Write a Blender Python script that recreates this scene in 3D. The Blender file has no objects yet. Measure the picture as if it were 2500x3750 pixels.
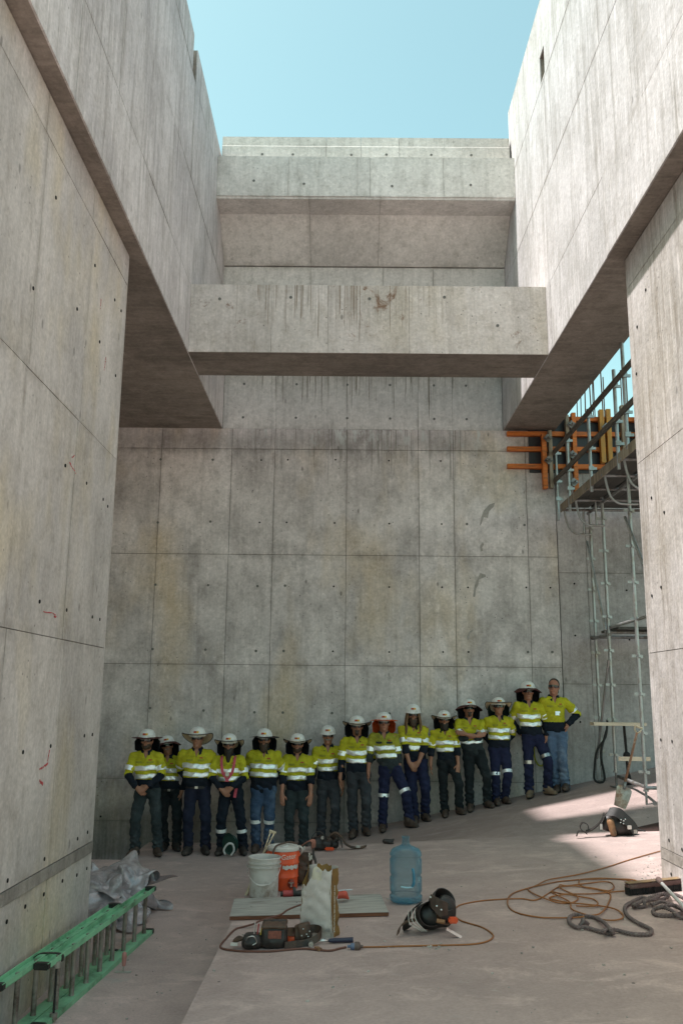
import bpy, bmesh, math, random
import numpy as np
from mathutils import Vector, Matrix

# ------------------------------------------------------------------ camera
scene = bpy.context.scene
CAMZ = 1.75
cam_d = bpy.data.cameras.new('camera')
cam = bpy.data.objects.new('camera', cam_d)
scene.collection.objects.link(cam)
cam_d.sensor_fit = 'VERTICAL'
cam_d.sensor_height = 36.0
cam_d.sensor_width = 24.0
cam_d.lens = 3250.0 / 3750.0 * 36.0
cam_d.clip_end = 2000.0
cam.matrix_world = (Matrix.Translation((0, 0, CAMZ)) @ Matrix.Rotation(math.radians(.24), 4, 'Z')
                    @ Matrix.Rotation(math.radians(90 + 11.78), 4, 'X') @ Matrix.Rotation(math.radians(.55), 4, 'Z'))
scene.camera = cam

# ------------------------------------------------------------------ sky and sun
SUN_TO = Vector((-1.0, -.05, 2.17)).normalized()
elev = math.asin(SUN_TO.z)
world = bpy.data.worlds.new('World')
scene.world = world
world.use_nodes = True
wn = world.node_tree
wn.nodes.clear()
w_out = wn.nodes.new('ShaderNodeOutputWorld')
w_bg = wn.nodes.new('ShaderNodeBackground')
w_sky = wn.nodes.new('ShaderNodeTexSky')
w_sky.sky_type = 'NISHITA'
w_sky.sun_disc = False
w_sky.sun_elevation = elev
w_sky.sun_rotation = math.atan2(SUN_TO.x, SUN_TO.y)
w_sky.altitude = 0
w_sky.air_density = 1.0
w_sky.dust_density = 1.6
w_sky.ozone_density = 0.4
w_bg.inputs['Strength'].default_value = 0.104
w_tint = wn.nodes.new('ShaderNodeMix')
w_tint.data_type = 'RGBA'
w_tint.blend_type = 'MULTIPLY'
w_tint.inputs[0].default_value = 1.0
w_tint.inputs[7].default_value = (.91, 1.07, .735, 1)
wn.links.new(w_sky.outputs[0], w_tint.inputs[6])
wn.links.new(w_tint.outputs[2], w_bg.inputs[0])
wn.links.new(w_bg.outputs[0], w_out.inputs[0])

sun_d = bpy.data.lights.new('sun', 'SUN')
sun_d.energy = 2.2
sun_d.angle = math.radians(1.8)
sun_d.color = (1.0, .965, .95)
sun = bpy.data.objects.new('sun', sun_d)
scene.collection.objects.link(sun)
sun.rotation_euler = SUN_TO.to_track_quat('Z', 'Y').to_euler()
sun.location = (-10, 0, 30)

scene.view_settings.view_transform = 'Standard'
scene.view_settings.look = 'None'
scene.view_settings.gamma = 1.0
scene.view_settings.use_curve_mapping = False
scene.view_settings.exposure = 1.68
scene.cycles.max_bounces = 8
scene.cycles.diffuse_bounces = 4
scene.cycles.glossy_bounces = 3
scene.cycles.use_denoising = True

# ------------------------------------------------------------------ helpers
COL = scene.collection


def link(o, parent=None):
    COL.objects.link(o)
    if parent is not None:
        o.parent = parent
    return o


def tag(o, label=None, cat=None, group=None, kind=None):
    if label:
        o['label'] = label
    if cat:
        o['category'] = cat
    if group:
        o['group'] = group
    if kind:
        o['kind'] = kind
    return o


def empty(name, loc=(0, 0, 0), rz=0.0, parent=None):
    o = bpy.data.objects.new(name, None)
    o.empty_display_size = .1
    o.location = loc
    o.rotation_euler = (0, 0, rz)
    return link(o, parent)


def mesh_obj(name, verts, faces, mat=None, parent=None, smooth=False):
    me = bpy.data.meshes.new(name)
    me.from_pydata([tuple(v) for v in verts], [], [tuple(f) for f in faces])
    me.update()
    if smooth:
        me.polygons.foreach_set('use_smooth', [True] * len(me.polygons))
    o = bpy.data.objects.new(name, me)
    if mat is not None:
        for m in (mat if isinstance(mat, (list, tuple)) else [mat]):
            me.materials.append(m)
    return link(o, parent)


def fast_mesh(name, V, Q, mats, midx=None, parent=None, smooth=True):
    """numpy quads -> mesh object"""
    me = bpy.data.meshes.new(name)
    n = len(V)
    m = len(Q)
    me.vertices.add(n)
    me.vertices.foreach_set('co', np.asarray(V, np.float32).ravel())
    me.loops.add(m * 4)
    me.loops.foreach_set('vertex_index', np.asarray(Q, np.int32).ravel())
    me.polygons.add(m)
    me.polygons.foreach_set('loop_start', np.arange(0, m * 4, 4, dtype=np.int32))
    me.polygons.foreach_set('loop_total', np.full(m, 4, np.int32))
    if midx is not None:
        me.polygons.foreach_set('material_index', np.asarray(midx, np.int32))
    me.polygons.foreach_set('use_smooth', np.full(m, smooth, bool))
    me.update(calc_edges=True)
    me.validate()
    for a in (mats if isinstance(mats, (list, tuple)) else [mats]):
        me.materials.append(a)
    o = bpy.data.objects.new(name, me)
    return link(o, parent)


class MB:
    """collects simple shapes, builds them as one mesh object"""

    def __init__(s):
        s.v = []
        s.f = []

    def raw(s, v, f):
        n = len(s.v)
        s.v += [tuple(a) for a in v]
        s.f += [tuple(i + n for i in a) for a in f]
        return s

    def box(s, x0, x1, y0, y1, z0, z1, mat=None, rnd=0.0):
        c = [(x0, y0, z0), (x1, y0, z0), (x1, y1, z0), (x0, y1, z0), (x0, y0, z1), (x1, y0, z1), (x1, y1, z1), (x0, y1, z1)]
        if rnd:
            c = [tuple(q + random.uniform(-rnd, rnd) for q in a) for a in c]
        if mat is not None:
            c = [tuple(mat @ Vector(a)) for a in c]
        return s.raw(c, [(0, 3, 2, 1), (4, 5, 6, 7), (0, 1, 5, 4), (1, 2, 6, 5), (2, 3, 7, 6), (3, 0, 4, 7)])

    def bar(s, a, b, w, h, up=(0, 0, 1)):
        """box section from a to b, w across, h along up"""
        a = Vector(a)
        b = Vector(b)
        d = (b - a).normalized()
        r = d.cross(Vector(up))
        if r.length < 1e-4:
            r = d.cross(Vector((1, 0, 0)))
        r.normalize()
        u = r.cross(d)
        c = []
        for p in (a, b):
            for sx, sy in ((-1, -1), (1, -1), (1, 1), (-1, 1)):
                c.append(p + r * sx * w / 2 + u * sy * h / 2)
        return s.raw(c, [(3, 2, 1, 0), (4, 5, 6, 7), (0, 1, 5, 4), (1, 2, 6, 5), (2, 3, 7, 6), (3, 0, 4, 7)])

    def tube(s, pts, r, n=8, cap=True, rr=None):
        pts = [Vector(p) for p in pts]
        m = len(pts)
        base = len(s.v)
        up = Vector((0, 0, 1))
        prev = None
        for i, p in enumerate(pts):
            t = (pts[min(i + 1, m - 1)] - pts[max(i - 1, 0)])
            t = t.normalized() if t.length > 1e-9 else Vector((0, 0, 1))
            if prev is None:
                a = t.cross(up)
                if a.length < .05:
                    a = t.cross(Vector((1, 0, 0)))
                a.normalize()
            else:
                a = prev - t * prev.dot(t)
                if a.length < 1e-6:
                    a = t.cross(up)
                a.normalize()
            prev = a
            b = t.cross(a)
            q = rr[i] if rr else r
            for k in range(n):
                an = 2 * math.pi * k / n
                s.v.append(tuple(p + (a * math.cos(an) + b * math.sin(an)) * q))
        for i in range(m - 1):
            for k in range(n):
                k2 = (k + 1) % n
                s.f.append((base + i * n + k, base + i * n + k2, base + (i + 1) * n + k2, base + (i + 1) * n + k))
        if cap:
            s.f.append(tuple(base + k for k in reversed(range(n))))
            s.f.append(tuple(base + (m - 1) * n + k for k in range(n)))
        return s

    def lathe(s, prof, n=24, c=(0, 0, 0), ax=None, closed=False):
        """prof: list of (r,z)"""
        base = len(s.v)
        M = ax if ax is not None else Matrix.Identity(3)
        for r, z in prof:
            for k in range(n):
                an = 2 * math.pi * k / n
                p = M @ Vector((r * math.cos(an), r * math.sin(an), z))
                s.v.append((p.x + c[0], p.y + c[1], p.z + c[2]))
        m = len(prof)
        for i in range(m if closed else m - 1):
            j = (i + 1) % m
            for k in range(n):
                k2 = (k + 1) % n
                s.f.append((base + i * n + k, base + i * n + k2, base + j * n + k2, base + j * n + k))
        if not closed:
            if prof[0][0] > 1e-5:
                s.f.append(tuple(base + k for k in reversed(range(n))))
            if prof[-1][0] > 1e-5:
                s.f.append(tuple(base + (m - 1) * n + k for k in range(n)))
        return s

    def sheet(s, grid, th):
        """grid[i][j] points -> closed sheet with thickness th (along averaged normal)"""
        G = np.array(grid, float)
        n, m, _ = G.shape
        du = np.gradient(G, axis=0)
        dv = np.gradient(G, axis=1)
        N = np.cross(du, dv)
        N /= np.maximum(np.linalg.norm(N, axis=2, keepdims=True), 1e-9)
        A = G + N * th / 2
        B = G - N * th / 2
        base = len(s.v)
        s.v += [tuple(p) for p in A.reshape(-1, 3)] + [tuple(p) for p in B.reshape(-1, 3)]
        o = n * m
        ix = lambda i, j: base + i * m + j
        for i in range(n - 1):
            for j in range(m - 1):
                s.f.append((ix(i, j), ix(i + 1, j), ix(i + 1, j + 1), ix(i, j + 1)))
                s.f.append((o + ix(i, j + 1), o + ix(i + 1, j + 1), o + ix(i + 1, j), o + ix(i, j)))
        ring = [(i, 0) for i in range(n)] + [(n - 1, j) for j in range(1, m)] + [(i, m - 1) for i in range(n - 2, -1, -1)] + [(0, j) for j in range(m - 2, 0, -1)]
        for a in range(len(ring)):
            p, q = ring[a], ring[(a + 1) % len(ring)]
            s.f.append((ix(*q), ix(*p), o + ix(*p), o + ix(*q)))
        return s

    def build(s, name, mat=None, parent=None, smooth=False, bevel=0.0, seg=2, auto=None):
        me = bpy.data.meshes.new(name)
        me.from_pydata(s.v, [], s.f)
        me.update()
        if bevel:
            bm = bmesh.new()
            bm.from_mesh(me)
            bmesh.ops.bevel(bm, geom=list(bm.edges), offset=bevel, segments=seg, affect='EDGES', clamp_overlap=True)
            bm.to_mesh(me)
            bm.free()
        if smooth:
            me.polygons.foreach_set('use_smooth', [True] * len(me.polygons))
            if auto is not None:
                bm = bmesh.new()
                bm.from_mesh(me)
                for e in bm.edges:
                    if len(e.link_faces) == 2 and e.calc_face_angle() > math.radians(auto):
                        e.smooth = False
                bm.to_mesh(me)
                bm.free()
        if mat is not None:
            for m in (mat if isinstance(mat, (list, tuple)) else [mat]):
                me.materials.append(m)
        o = bpy.data.objects.new(name, me)
        return link(o, parent)


def spline(pts, n=8):
    """Catmull-Rom through pts"""
    P = [Vector(p) for p in pts]
    P = [P[0] * 2 - P[1]] + P + [P[-1] * 2 - P[-2]]
    out = []
    for i in range(1, len(P) - 2):
        for k in range(n):
            t = k / n
            a, b, c, d = P[i - 1], P[i], P[i + 1], P[i + 2]
            out.append(.5 * ((2 * b) + (c - a) * t + (2 * a - 5 * b + 4 * c - d) * t * t + (3 * b - a - 3 * c + d) * t ** 3))
    out.append(P[-2])
    return out


# pixel of the 2500x3750 photograph -> point in the place (used only to read off real positions)
_R = np.array(cam.matrix_world)[:3, :3]


def _ray(u, v):
    return _R @ np.array([(u - 1250) / 3250., (1875 - v) / 3250., -1.])


def at_z(u, v, z):
    d = _ray(u, v)
    t = (z - CAMZ) / d[2]
    return Vector(d * t + [0, 0, CAMZ])


def at_y(u, v, y):
    d = _ray(u, v)
    return Vector(d * (y / d[1]) + [0, 0, CAMZ])


def slab_z(x, y=0):
    return .02 + .055 * x


def ramp_z(x):
    return max(-.47, -.31 + .21 * x)


def on_slab(u, v, dz=0.0):
    d = _ray(u, v)
    t = (.02 + dz - CAMZ) / (d[2] - .055 * d[0])
    return Vector(d * t + [0, 0, CAMZ])


# ------------------------------------------------------------------ node materials
class NM:
    def __init__(s, name):
        s.m = bpy.data.materials.new(name)
        s.m.use_nodes = True
        s.nt = s.m.node_tree
        s.nt.nodes.clear()
        s.out = s.nt.nodes.new('ShaderNodeOutputMaterial')
        s.b = s.nt.nodes.new('ShaderNodeBsdfPrincipled')
        s.nt.links.new(s.b.outputs[0], s.out.inputs[0])
        s.geo = s.nt.nodes.new('ShaderNodeNewGeometry')
        s.tc = s.nt.nodes.new('ShaderNodeTexCoord')
        s.pos = s.geo.outputs['Position']
        s.obj = s.tc.outputs['Object']
        s.oi = s.nt.nodes.new('ShaderNodeObjectInfo')

    def L(s, a, b):
        s.nt.links.new(a, b)

    def put(s, sock, val):
        if isinstance(val, (int, float)):
            sock.default_value = val
        elif isinstance(val, (tuple, list)):
            v = tuple(val)
            if len(sock.default_value) == 4 and len(v) == 3:
                v = v + (1,)
            sock.default_value = v
        else:
            s.L(val, sock)

    def math(s, op, a, b=0.0, clamp=False):
        n = s.nt.nodes.new('ShaderNodeMath')
        n.operation = op
        n.use_clamp = clamp
        s.put(n.inputs[0], a)
        s.put(n.inputs[1], b)
        return n.outputs[0]

    def scale(s, v, sc, off=(0, 0, 0)):
        n = s.nt.nodes.new('ShaderNodeVectorMath')
        n.operation = 'MULTIPLY_ADD'
        s.put(n.inputs[0], v)
        s.put(n.inputs[1], sc)
        s.put(n.inputs[2], off)
        return n.outputs[0]

    def noise(s, v, scale, detail=4.0, rough=.55, dist=0.0):
        n = s.nt.nodes.new('ShaderNodeTexNoise')
        s.put(n.inputs['Vector'], v)
        n.inputs['Scale'].default_value = scale
        n.inputs['Detail'].default_value = detail
        n.inputs['Roughness'].default_value = rough
        n.inputs['Distortion'].default_value = dist
        return n.outputs['Fac']

    def vor(s, v, scale, feature='F1', rnd=1.0):
        n = s.nt.nodes.new('ShaderNodeTexVoronoi')
        n.feature = feature
        s.put(n.inputs['Vector'], v)
        n.inputs['Scale'].default_value = scale
        n.inputs['Randomness'].default_value = rnd
        return n.outputs['Distance']

    def rng(s, f, a, b, c=0.0, d=1.0, smooth=False):
        n = s.nt.nodes.new('ShaderNodeMapRange')
        n.clamp = True
        if smooth:
            n.interpolation_type = 'SMOOTHSTEP'
        s.put(n.inputs[0], f)
        n.inputs[1].default_value = a
        n.inputs[2].default_value = b
        n.inputs[3].default_value = c
        n.inputs[4].default_value = d
        return n.outputs[0]

    def mix(s, f, a, b, blend='MIX'):
        n = s.nt.nodes.new('ShaderNodeMix')
        n.data_type = 'RGBA'
        n.blend_type = blend
        n.clamp_factor = True
        s.put(n.inputs[0], f)
        s.put(n.inputs[6], a)
        s.put(n.inputs[7], b)
        return n.outputs[2]

    def sep(s, v):
        n = s.nt.nodes.new('ShaderNodeSeparateXYZ')
        s.L(v, n.inputs[0])
        return n.outputs

    def bump(s, h, strength=.3, dist=.01):
        n = s.nt.nodes.new('ShaderNodeBump')
        n.inputs['Strength'].default_value = strength
        n.inputs['Distance'].default_value = dist
        s.L(h, n.inputs['Height'])
        s.L(n.outputs[0], s.b.inputs['Normal'])
        return n

    def set(s, **k):
        nm = {'col': 'Base Color', 'rough': 'Roughness', 'metal': 'Metallic', 'spec': 'Specular IOR Level', 'trans': 'Transmission Weight',
              'sheen': 'Sheen Weight', 'coat': 'Coat Weight', 'alpha': 'Alpha', 'ior': 'IOR', 'sss': 'Subsurface Weight'}
        for a, b in k.items():
            s.put(s.b.inputs[nm[a]], b)
        return s


def plain(name, col, rough=.6, metal=0.0, var=.12, scale=14.0, dirt=None, dirt_amt=.0, bump=.0, spec=.5, obj=True, stretch=(1, 1, 1)):
    """general procedural material: colour with mottling, optional dirt patches and fine relief"""
    m = NM(name)
    v = m.scale(m.obj if obj else m.pos, stretch)
    n = m.noise(v, scale, 5, .6)
    k = m.rng(n, .25, .75, 1 - var, 1 + var)
    c = m.mix(1.0, col, m.nt.nodes.new('ShaderNodeCombineColor').outputs[0], 'MULTIPLY')
    cc = c.node.inputs[7].links[0].from_node
    for i in range(3):
        m.L(k, cc.inputs[i])
    if dirt is not None and dirt_amt > 0:
        n2 = m.noise(v, scale * .45, 6, .7)
        f = m.rng(n2, .62 - .3 * dirt_amt, .78 - .25 * dirt_amt)
        c = m.mix(f, c, dirt)
    m.set(col=c, rough=m.rng(n, .2, .8, max(.02, rough - .08), min(1, rough + .1)), metal=metal, spec=spec)
    if bump:
        m.bump(m.noise(v, scale * 3, 4, .6), bump, .004)
    return m.m


def concrete(name, ca, cb, axis='x', streak=.25, warm=(.5, .42, .22), warm_amt=.0, dark=(.12, .11, .1), dark_amt=.25, pits=.5, drips=None,
             rust=None, rough=.85, seed=0.0, bstr=.25, damp=None, var=.17, white=None, edge=.0):
    """off-form concrete. axis: 'x' = wall running along x, 'y' = wall running along y, 'z' = floor or soffit"""
    m = NM(name)
    P = m.scale(m.pos, (1, 1, 1), (seed, seed * .7, seed * .3))
    o = m.sep(m.pos)
    big = m.noise(P, .75, 4, .62)
    mid = m.noise(m.scale(P, (1, 1, .75)), 2.1, 5, .68)
    fine = m.noise(P, 26, 2, .65)
    c = m.mix(m.rng(big, .40, .62), ca, cb)
    # plywood sheet and pour variation
    c = m.mix(m.rng(mid, .45, .8, 0, dark_amt), c, dark)
    if warm_amt:
        wn_ = m.noise(m.scale(P, (1, 1, .45), (3.1, 7.7, 1.9)), .9, 3, .6)
        c = m.mix(m.rng(wn_, .5, .72, 0, warm_amt), c, warm)
    if streak:
        sv = {'x': (5.5, 5.5, .32), 'y': (5.5, 5.5, .32), 'z': (.5, 3.0, 1)}[axis]
        st = m.noise(m.scale(P, sv), 1.6, 4, .7)
        st2 = m.noise(m.scale(P, tuple(a * 3.3 for a in sv)), 1.3, 2, .65)
        c = m.mix(m.rng(st, .5, .76, 0, streak), c, dark)
        c = m.mix(m.rng(st2, .55, .8, 0, streak * .8), c, tuple(min(1, q * 1.45) for q in ca))
    if edge:
        # grout bleed and grime along the sheet edges
        gg = m.sep(m.tc.outputs['Generated'])
        ga = gg[0] if axis == 'x' else gg[1]
        ez = m.math('MINIMUM', gg[2], m.math('SUBTRACT', 1.0, gg[2]))
        ea = m.math('MINIMUM', ga, m.math('SUBTRACT', 1.0, ga))
        ee = m.math('MINIMUM', m.rng(ez, 0, .055, 0, 1), m.rng(ea, 0, .05, 0, 1))
        en = m.noise(m.scale(P, (2.2, 2.2, 1.1), (5, 1, 3)), 1.2, 3, .7)
        c = m.mix(m.math('MULTIPLY', m.math('SUBTRACT', 1.0, ee), m.rng(en, .42, .68, 0, edge)), c, (dark[0] * .8, dark[1] * .75, dark[2] * .65))
    f1 = m.rng(fine, .2, .8, 1 - var, 1 + var)
    rv = m.rng(m.oi.outputs['Random'], 0, 1, .93, 1.06)
    mf = m.noise(m.scale(P, (1, 1, .8), (2, 8, 5)), 8.5, 4, .75)
    c = m.mix(m.rng(mf, .52, .72, 0, .34), c, (dark[0] * 1.1, dark[1] * 1.05, dark[2] * .95))
    c = m.mix(m.rng(mf, .44, .30, 0, .28), c, tuple(min(1, q * 1.35) for q in ca))
    f1 = m.math('MULTIPLY', f1, rv)
    cc = m.nt.nodes.new('ShaderNodeCombineColor')
    for i, q in enumerate((1.03, 1.0, 1.0)):
        m.L(m.math('MULTIPLY', f1, q), cc.inputs[i])
    c = m.mix(1.0, c, cc.outputs[0], 'MULTIPLY')
    if pits:
        pv = m.vor(P, 9.0)
        pm = m.noise(P, 1.3, 0)
        f = m.math('MULTIPLY', m.rng(pv, .06, .1, 1, 0), m.rng(pm, .40, .58, 0, pits))
        c = m.mix(f, c, (.07, .065, .06))
        pv2 = m.vor(m.scale(P, (1, 1, .5), (4, 9, 2)), 3.1)
        c = m.mix(m.math('MULTIPLY', m.rng(pv2, .04, .075, 1, 0), pits * .8), c, (.08, .07, .06))
    if drips:
        # water runs hanging down from a ledge: (z_top, length, lo_x, hi_x, colour, amount)
        for (zt, ln, x0, x1, dc, am) in drips:
            dn = m.noise(m.scale(P, (19, 19, .16)), 1.5, 3, .75)
            ext = m.noise(m.scale(P, (9.3, 9.3, .02), (11, 3, 0)), 1.3, 4, .8)
            below = m.math('SUBTRACT', zt, o[2])
            reach = m.rng(ext, .3, .75, .05, ln)
            inside = m.math('MULTIPLY', m.math('LESS_THAN', below, reach), m.math('GREATER_THAN', below, 0.0))
            xm = m.math('MULTIPLY', m.rng(o[0], x0, x0 + .5), m.rng(o[0], x1 - .5, x1, 1, 0))
            f = m.math('MULTIPLY', m.math('MULTIPLY', inside, xm), m.rng(dn, .52, .62, 0, am))
            c = m.mix(f, c, dc)
    if white:
        # lime bloom under a ledge: (z_top, z_bottom, x0, x1)
        for (zt, zb, x0, x1, am) in white:
            wnz = m.noise(m.scale(P, (6, 6, 1.6)), 1.3, 4, .75)
            zm = m.math('MULTIPLY', m.rng(o[2], zb, zb + .25), m.rng(o[2], zt - .02, zt, 1, 0))
            xm = m.math('MULTIPLY', m.rng(o[0], x0, x0 + .3), m.rng(o[0], x1 - .3, x1, 1, 0))
            f = m.math('MULTIPLY', m.math('MULTIPLY', zm, xm), m.rng(wnz, .55, .66, 0, am))
            c = m.mix(f, c, (.62, .62, .6))
    if damp:
        # damp band: list of (z_top, z_bottom, x0, x1, colour, amount) with ragged edge
        for (zt, zb, x0, x1, dc, am) in damp:
            rag = m.noise(m.scale(P, (6.5, 6.5, .5)), 1.4, 4, .7)
            zz = m.math('ADD', o[2], m.rng(rag, .2, .8, -.22, .22))
            zm = m.math('MULTIPLY', m.rng(zz, zb - .15, zb + .15), m.rng(zz, zt - .35, zt + .05, 1, 0))
            xm = m.math('MULTIPLY', m.rng(o[0], x0, x0 + .25), m.rng(o[0], x1 - .5, x1, 1, 0))
            f = m.math('MULTIPLY', m.math('MULTIPLY', zm, xm), m.rng(rag, .25, .6, am * .5, am))
            c = m.mix(f, c, dc)
    if rust:
        rn = m.noise(m.scale(P, (1, 1, .8), (1.7, 2.2, 8)), 2.6, 5, .78, 1.2)
        rm = m.noise(P, .8, 2)
        f = m.math('MULTIPLY', m.rng(rn, .58, .68, 0, rust), m.rng(rm, .42, .6))
        c = m.mix(f, c, (.16, .075, .035))
    m.set(col=c, rough=m.rng(mid, .3, .7, rough - .12, rough + .08), spec=.35)
    m.bump(m.noise(P, 7.0, 3, .75), bstr, .02)
    return m.m

# ================================================================== the setting
random.seed(11)
C_BACK = concrete('concrete_back', (.66, .61, .595), (.50, .46, .45), 'x', streak=.24, warm=(.56, .44, .29), warm_amt=.7, dark=(.15, .132, .124), dark_amt=.66, pits=.7,
                  damp=[(.62, .36, -5.2, -2.5, (.035, .03, .026), .9), (.3, -.8, -5.2, -1.6, (.09, .078, .062), .75), (6.2, 5.86, -4.2, 2.4, (.13, .12, .11), .6)],
                  white=[(6.2, 5.75, -2.3, 2.6, .9), (6.2, 5.9, -.9, 1.4, .9)], drips=[(6.2, 1.3, -2.0, 2.4, (.17, .155, .13), .6)], edge=.42, seed=1.3)
C_BACKR = concrete('concrete_back_next_pour', (.48, .44, .43), (.36, .33, .32), 'x', streak=.35, dark=(.13, .12, .11), dark_amt=.3, pits=.5, edge=.42, seed=6.3)
C_UPB = concrete('concrete_upper_back', (.66, .63, .60), (.54, .515, .49), 'x', streak=.3, dark=(.2, .19, .17), dark_amt=.2, pits=.45, edge=.42, seed=3.7,
                 drips=[(7.6, 1.5, -1.8, 2.2, (.15, .125, .085), .85)])
C_LEFT = concrete('concrete_left', (.57, .53, .505), (.46, .43, .415), 'y', streak=.26, warm=(.55, .455, .28), warm_amt=.75, dark=(.19, .165, .135), dark_amt=.4, pits=.65, edge=.42, seed=8.1, rough=.8)
C_LUP = concrete('concrete_left_upper', (.64, .61, .60), (.50, .475, .475), 'y', streak=.7, dark=(.21, .19, .165), dark_amt=.42, pits=.5, edge=.42, seed=12.9)
C_RIGHT = concrete('concrete_right', (.52, .485, .475), (.40, .37, .35), 'y', streak=.8, warm=(.40, .33, .22), warm_amt=.3, dark=(.19, .16, .125), dark_amt=.42, pits=.7, edge=.42, seed=17.2, bstr=.4)
C_RUP = concrete('concrete_right_upper', (.58, .555, .565), (.48, .46, .465), 'y', streak=.8, dark=(.24, .22, .20), dark_amt=.5, pits=.5, edge=.42, seed=21.4, bstr=.35)
C_BEAM = concrete('concrete_beam', (.62, .575, .55), (.52, .485, .465), 'x', streak=.36, warm=(.42, .35, .2), warm_amt=.4, dark=(.2, .17, .13), dark_amt=.3, pits=.75, rust=.85, seed=25.5,
                  drips=[(7.2, 1.1, -1.7, 1.5, (.17, .12, .075), .75)])
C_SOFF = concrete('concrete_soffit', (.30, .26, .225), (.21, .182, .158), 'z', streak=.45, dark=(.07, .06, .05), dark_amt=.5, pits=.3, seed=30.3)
C_BAND = concrete('concrete_kicker_joint', (.33, .30, .27), (.24, .22, .20), 'y', streak=.4, dark=(.08, .07, .065), dark_amt=.7, pits=.8, seed=33.8, bstr=.8)
C_CORE = concrete('concrete_core', (.20, .185, .16), (.15, .14, .125), 'x', streak=.2, pits=.2, seed=2.2)
HOLE_SHADE = plain('tie_hole_shade', (.012, .011, .010), .95, var=.1)  # near-black disc colour painted for the shade inside open tie holes
PLUG = plain('tie_plug_grey', (.15, .145, .135), .9, var=.2)
REDP = plain('red_spray_paint', (.50, .06, .07), .7, var=.25, scale=60)


def panels(parent, axis, coord, out, rows, mat, gap=.007, proud=.014, jit=.0025, band=None):
    """formwork panel faces proud of the core. rows: (z0,z1,[u joints]); axis 'y': plane y=coord along x, 'x': plane x=coord along y"""
    for (z0, z1, us, mm) in rows:
        for a, b in zip(us[:-1], us[1:]):
            j = random.uniform(-jit, jit)
            g = gap / 2
            front = coord + out * j
            back = coord - out * (proud + .004)
            f0, f1 = min(front, back), max(front, back)
            mb = MB()
            if axis == 'y':
                mb.box(a + g, b - g, f0, f1, z0 + g, z1 - g)
            else:
                mb.box(f0, f1, a + g, b - g, z0 + g, z1 - g)
            mb.build('panel', mm or mat, parent)


def disc(r, n=12):
    mb = MB()
    mb.lathe([(r * 1.0, -.004), (r, .0015), (r * .72, .0022), (r * .6, .0006), (.0001, .0004)], n)
    return mb


_hm = disc(.015).build('tie_hole', HOLE_SHADE)
_hole_me = _hm.data
bpy.data.objects.remove(_hm)
_pm = disc(.021).build('tie_plug', PLUG)
_plug_me = _pm.data
bpy.data.objects.remove(_pm)


def hole(parent, p, nrm, me=None, sz=1.0):
    me = me or _hole_me
    o = bpy.data.objects.new('tie_hole' if me is _hole_me else 'tie_plug', me)
    o.location = p
    o.scale = (sz, sz, sz)
    o.rotation_euler = Vector(nrm).to_track_quat('Z', 'Y').to_euler()
    link(o, parent)


def thing(name, label, cat, loc=(0, 0, 0), rz=0.0, group=None):
    return tag(empty(name, loc, rz), label, cat, group)


def frange(a, b, st):
    out = [a]
    while out[-1] + st < b - .2:
        out.append(out[-1] + st)
    return out + [b]


# ---- ground far around, floors
DIRT = plain('site_dirt', (.42, .37, .34), .95, var=.25, scale=1.5, obj=False, bump=.3)
g = MB().raw([(-600, -600, -1.0), (600, -600, -1.0), (600, 600, -1.0), (-600, 600, -1.0)], [(0, 1, 2, 3)]).build('ground', DIRT)
tag(g, kind='structure')


def floor_mat(name, ca, cb, seed):
    m = NM(name)
    P = m.scale(m.pos, (1, 1, 1), (seed, seed * .6, 0))
    big = m.noise(P, .45, 3, .6)
    mid = m.noise(P, 2.0, 5, .68, .6)
    scuf = m.noise(m.scale(P, (1.0, 1.5, 1)), 2.0, 5, .72, .5)
    fine = m.noise(P, 45, 2, .65)
    c = m.mix(m.rng(big, .35, .65), ca, cb)
    c = m.mix(m.rng(mid, .44, .72, 0, .5), c, tuple(q * .6 for q in ca))
    c = m.mix(m.rng(scuf, .52, .74, 0, .6), c, tuple(min(1, q * 1.5) for q in ca))
    # pale splashes and trowel scrapes
    sp = m.noise(m.scale(P, (2.0, 3.0, 1), (4, 1, 0)), 1.6, 5, .8, .4)
    spm = m.noise(P, .9, 2)
    c = m.mix(m.math('MULTIPLY', m.rng(sp, .60, .70, 0, .7), m.rng(spm, .47, .6)), c, (.42, .39, .36))
    sk = m.noise(m.scale(P, (1.2, 2.2, 1), (14, 21, 0)), 1.7, 5, .8, .8)
    c = m.mix(m.rng(sk, .66, .74, 0, .45), c, tuple(q * .45 for q in ca))
    d1 = m.vor(m.scale(P, (1, 1, 1), (2, 2, 0)), 2.2)
    c = m.mix(m.rng(d1, .022, .03, .9, 0), c, (.03, .026, .024))
    d2 = m.vor(m.scale(P, (1, 1, 1), (9, 5, 0)), 3.7)
    c = m.mix(m.rng(d2, .022, .032, .7, 0), c, (.45, .43, .4))
    f1 = m.rng(fine, .2, .8, .86, 1.14)
    cc = m.nt.nodes.new('ShaderNodeCombineColor')
    for i, q in enumerate((1.02, .99, .985)):
        m.L(m.math('MULTIPLY', f1, q), cc.inputs[i])
    c = m.mix(1.0, c, cc.outputs[0], 'MULTIPLY')
    m.set(col=c, rough=m.rng(mid, .3, .7, .62, .88), spec=.4)
    m.bump(m.noise(P, 9, 3, .75), .22, .015)
    return m.m


F_SLAB = floor_mat('floor_slab', (.46, .355, .33), (.365, .284, .265), 2.0)
F_LOW = floor_mat('floor_low', (.55, .425, .395), (.44, .342, .32), 9.0)
F_RAMP = floor_mat('floor_ramp', (.39, .302, .28), (.31, .24, .224), 15.0)

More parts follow.
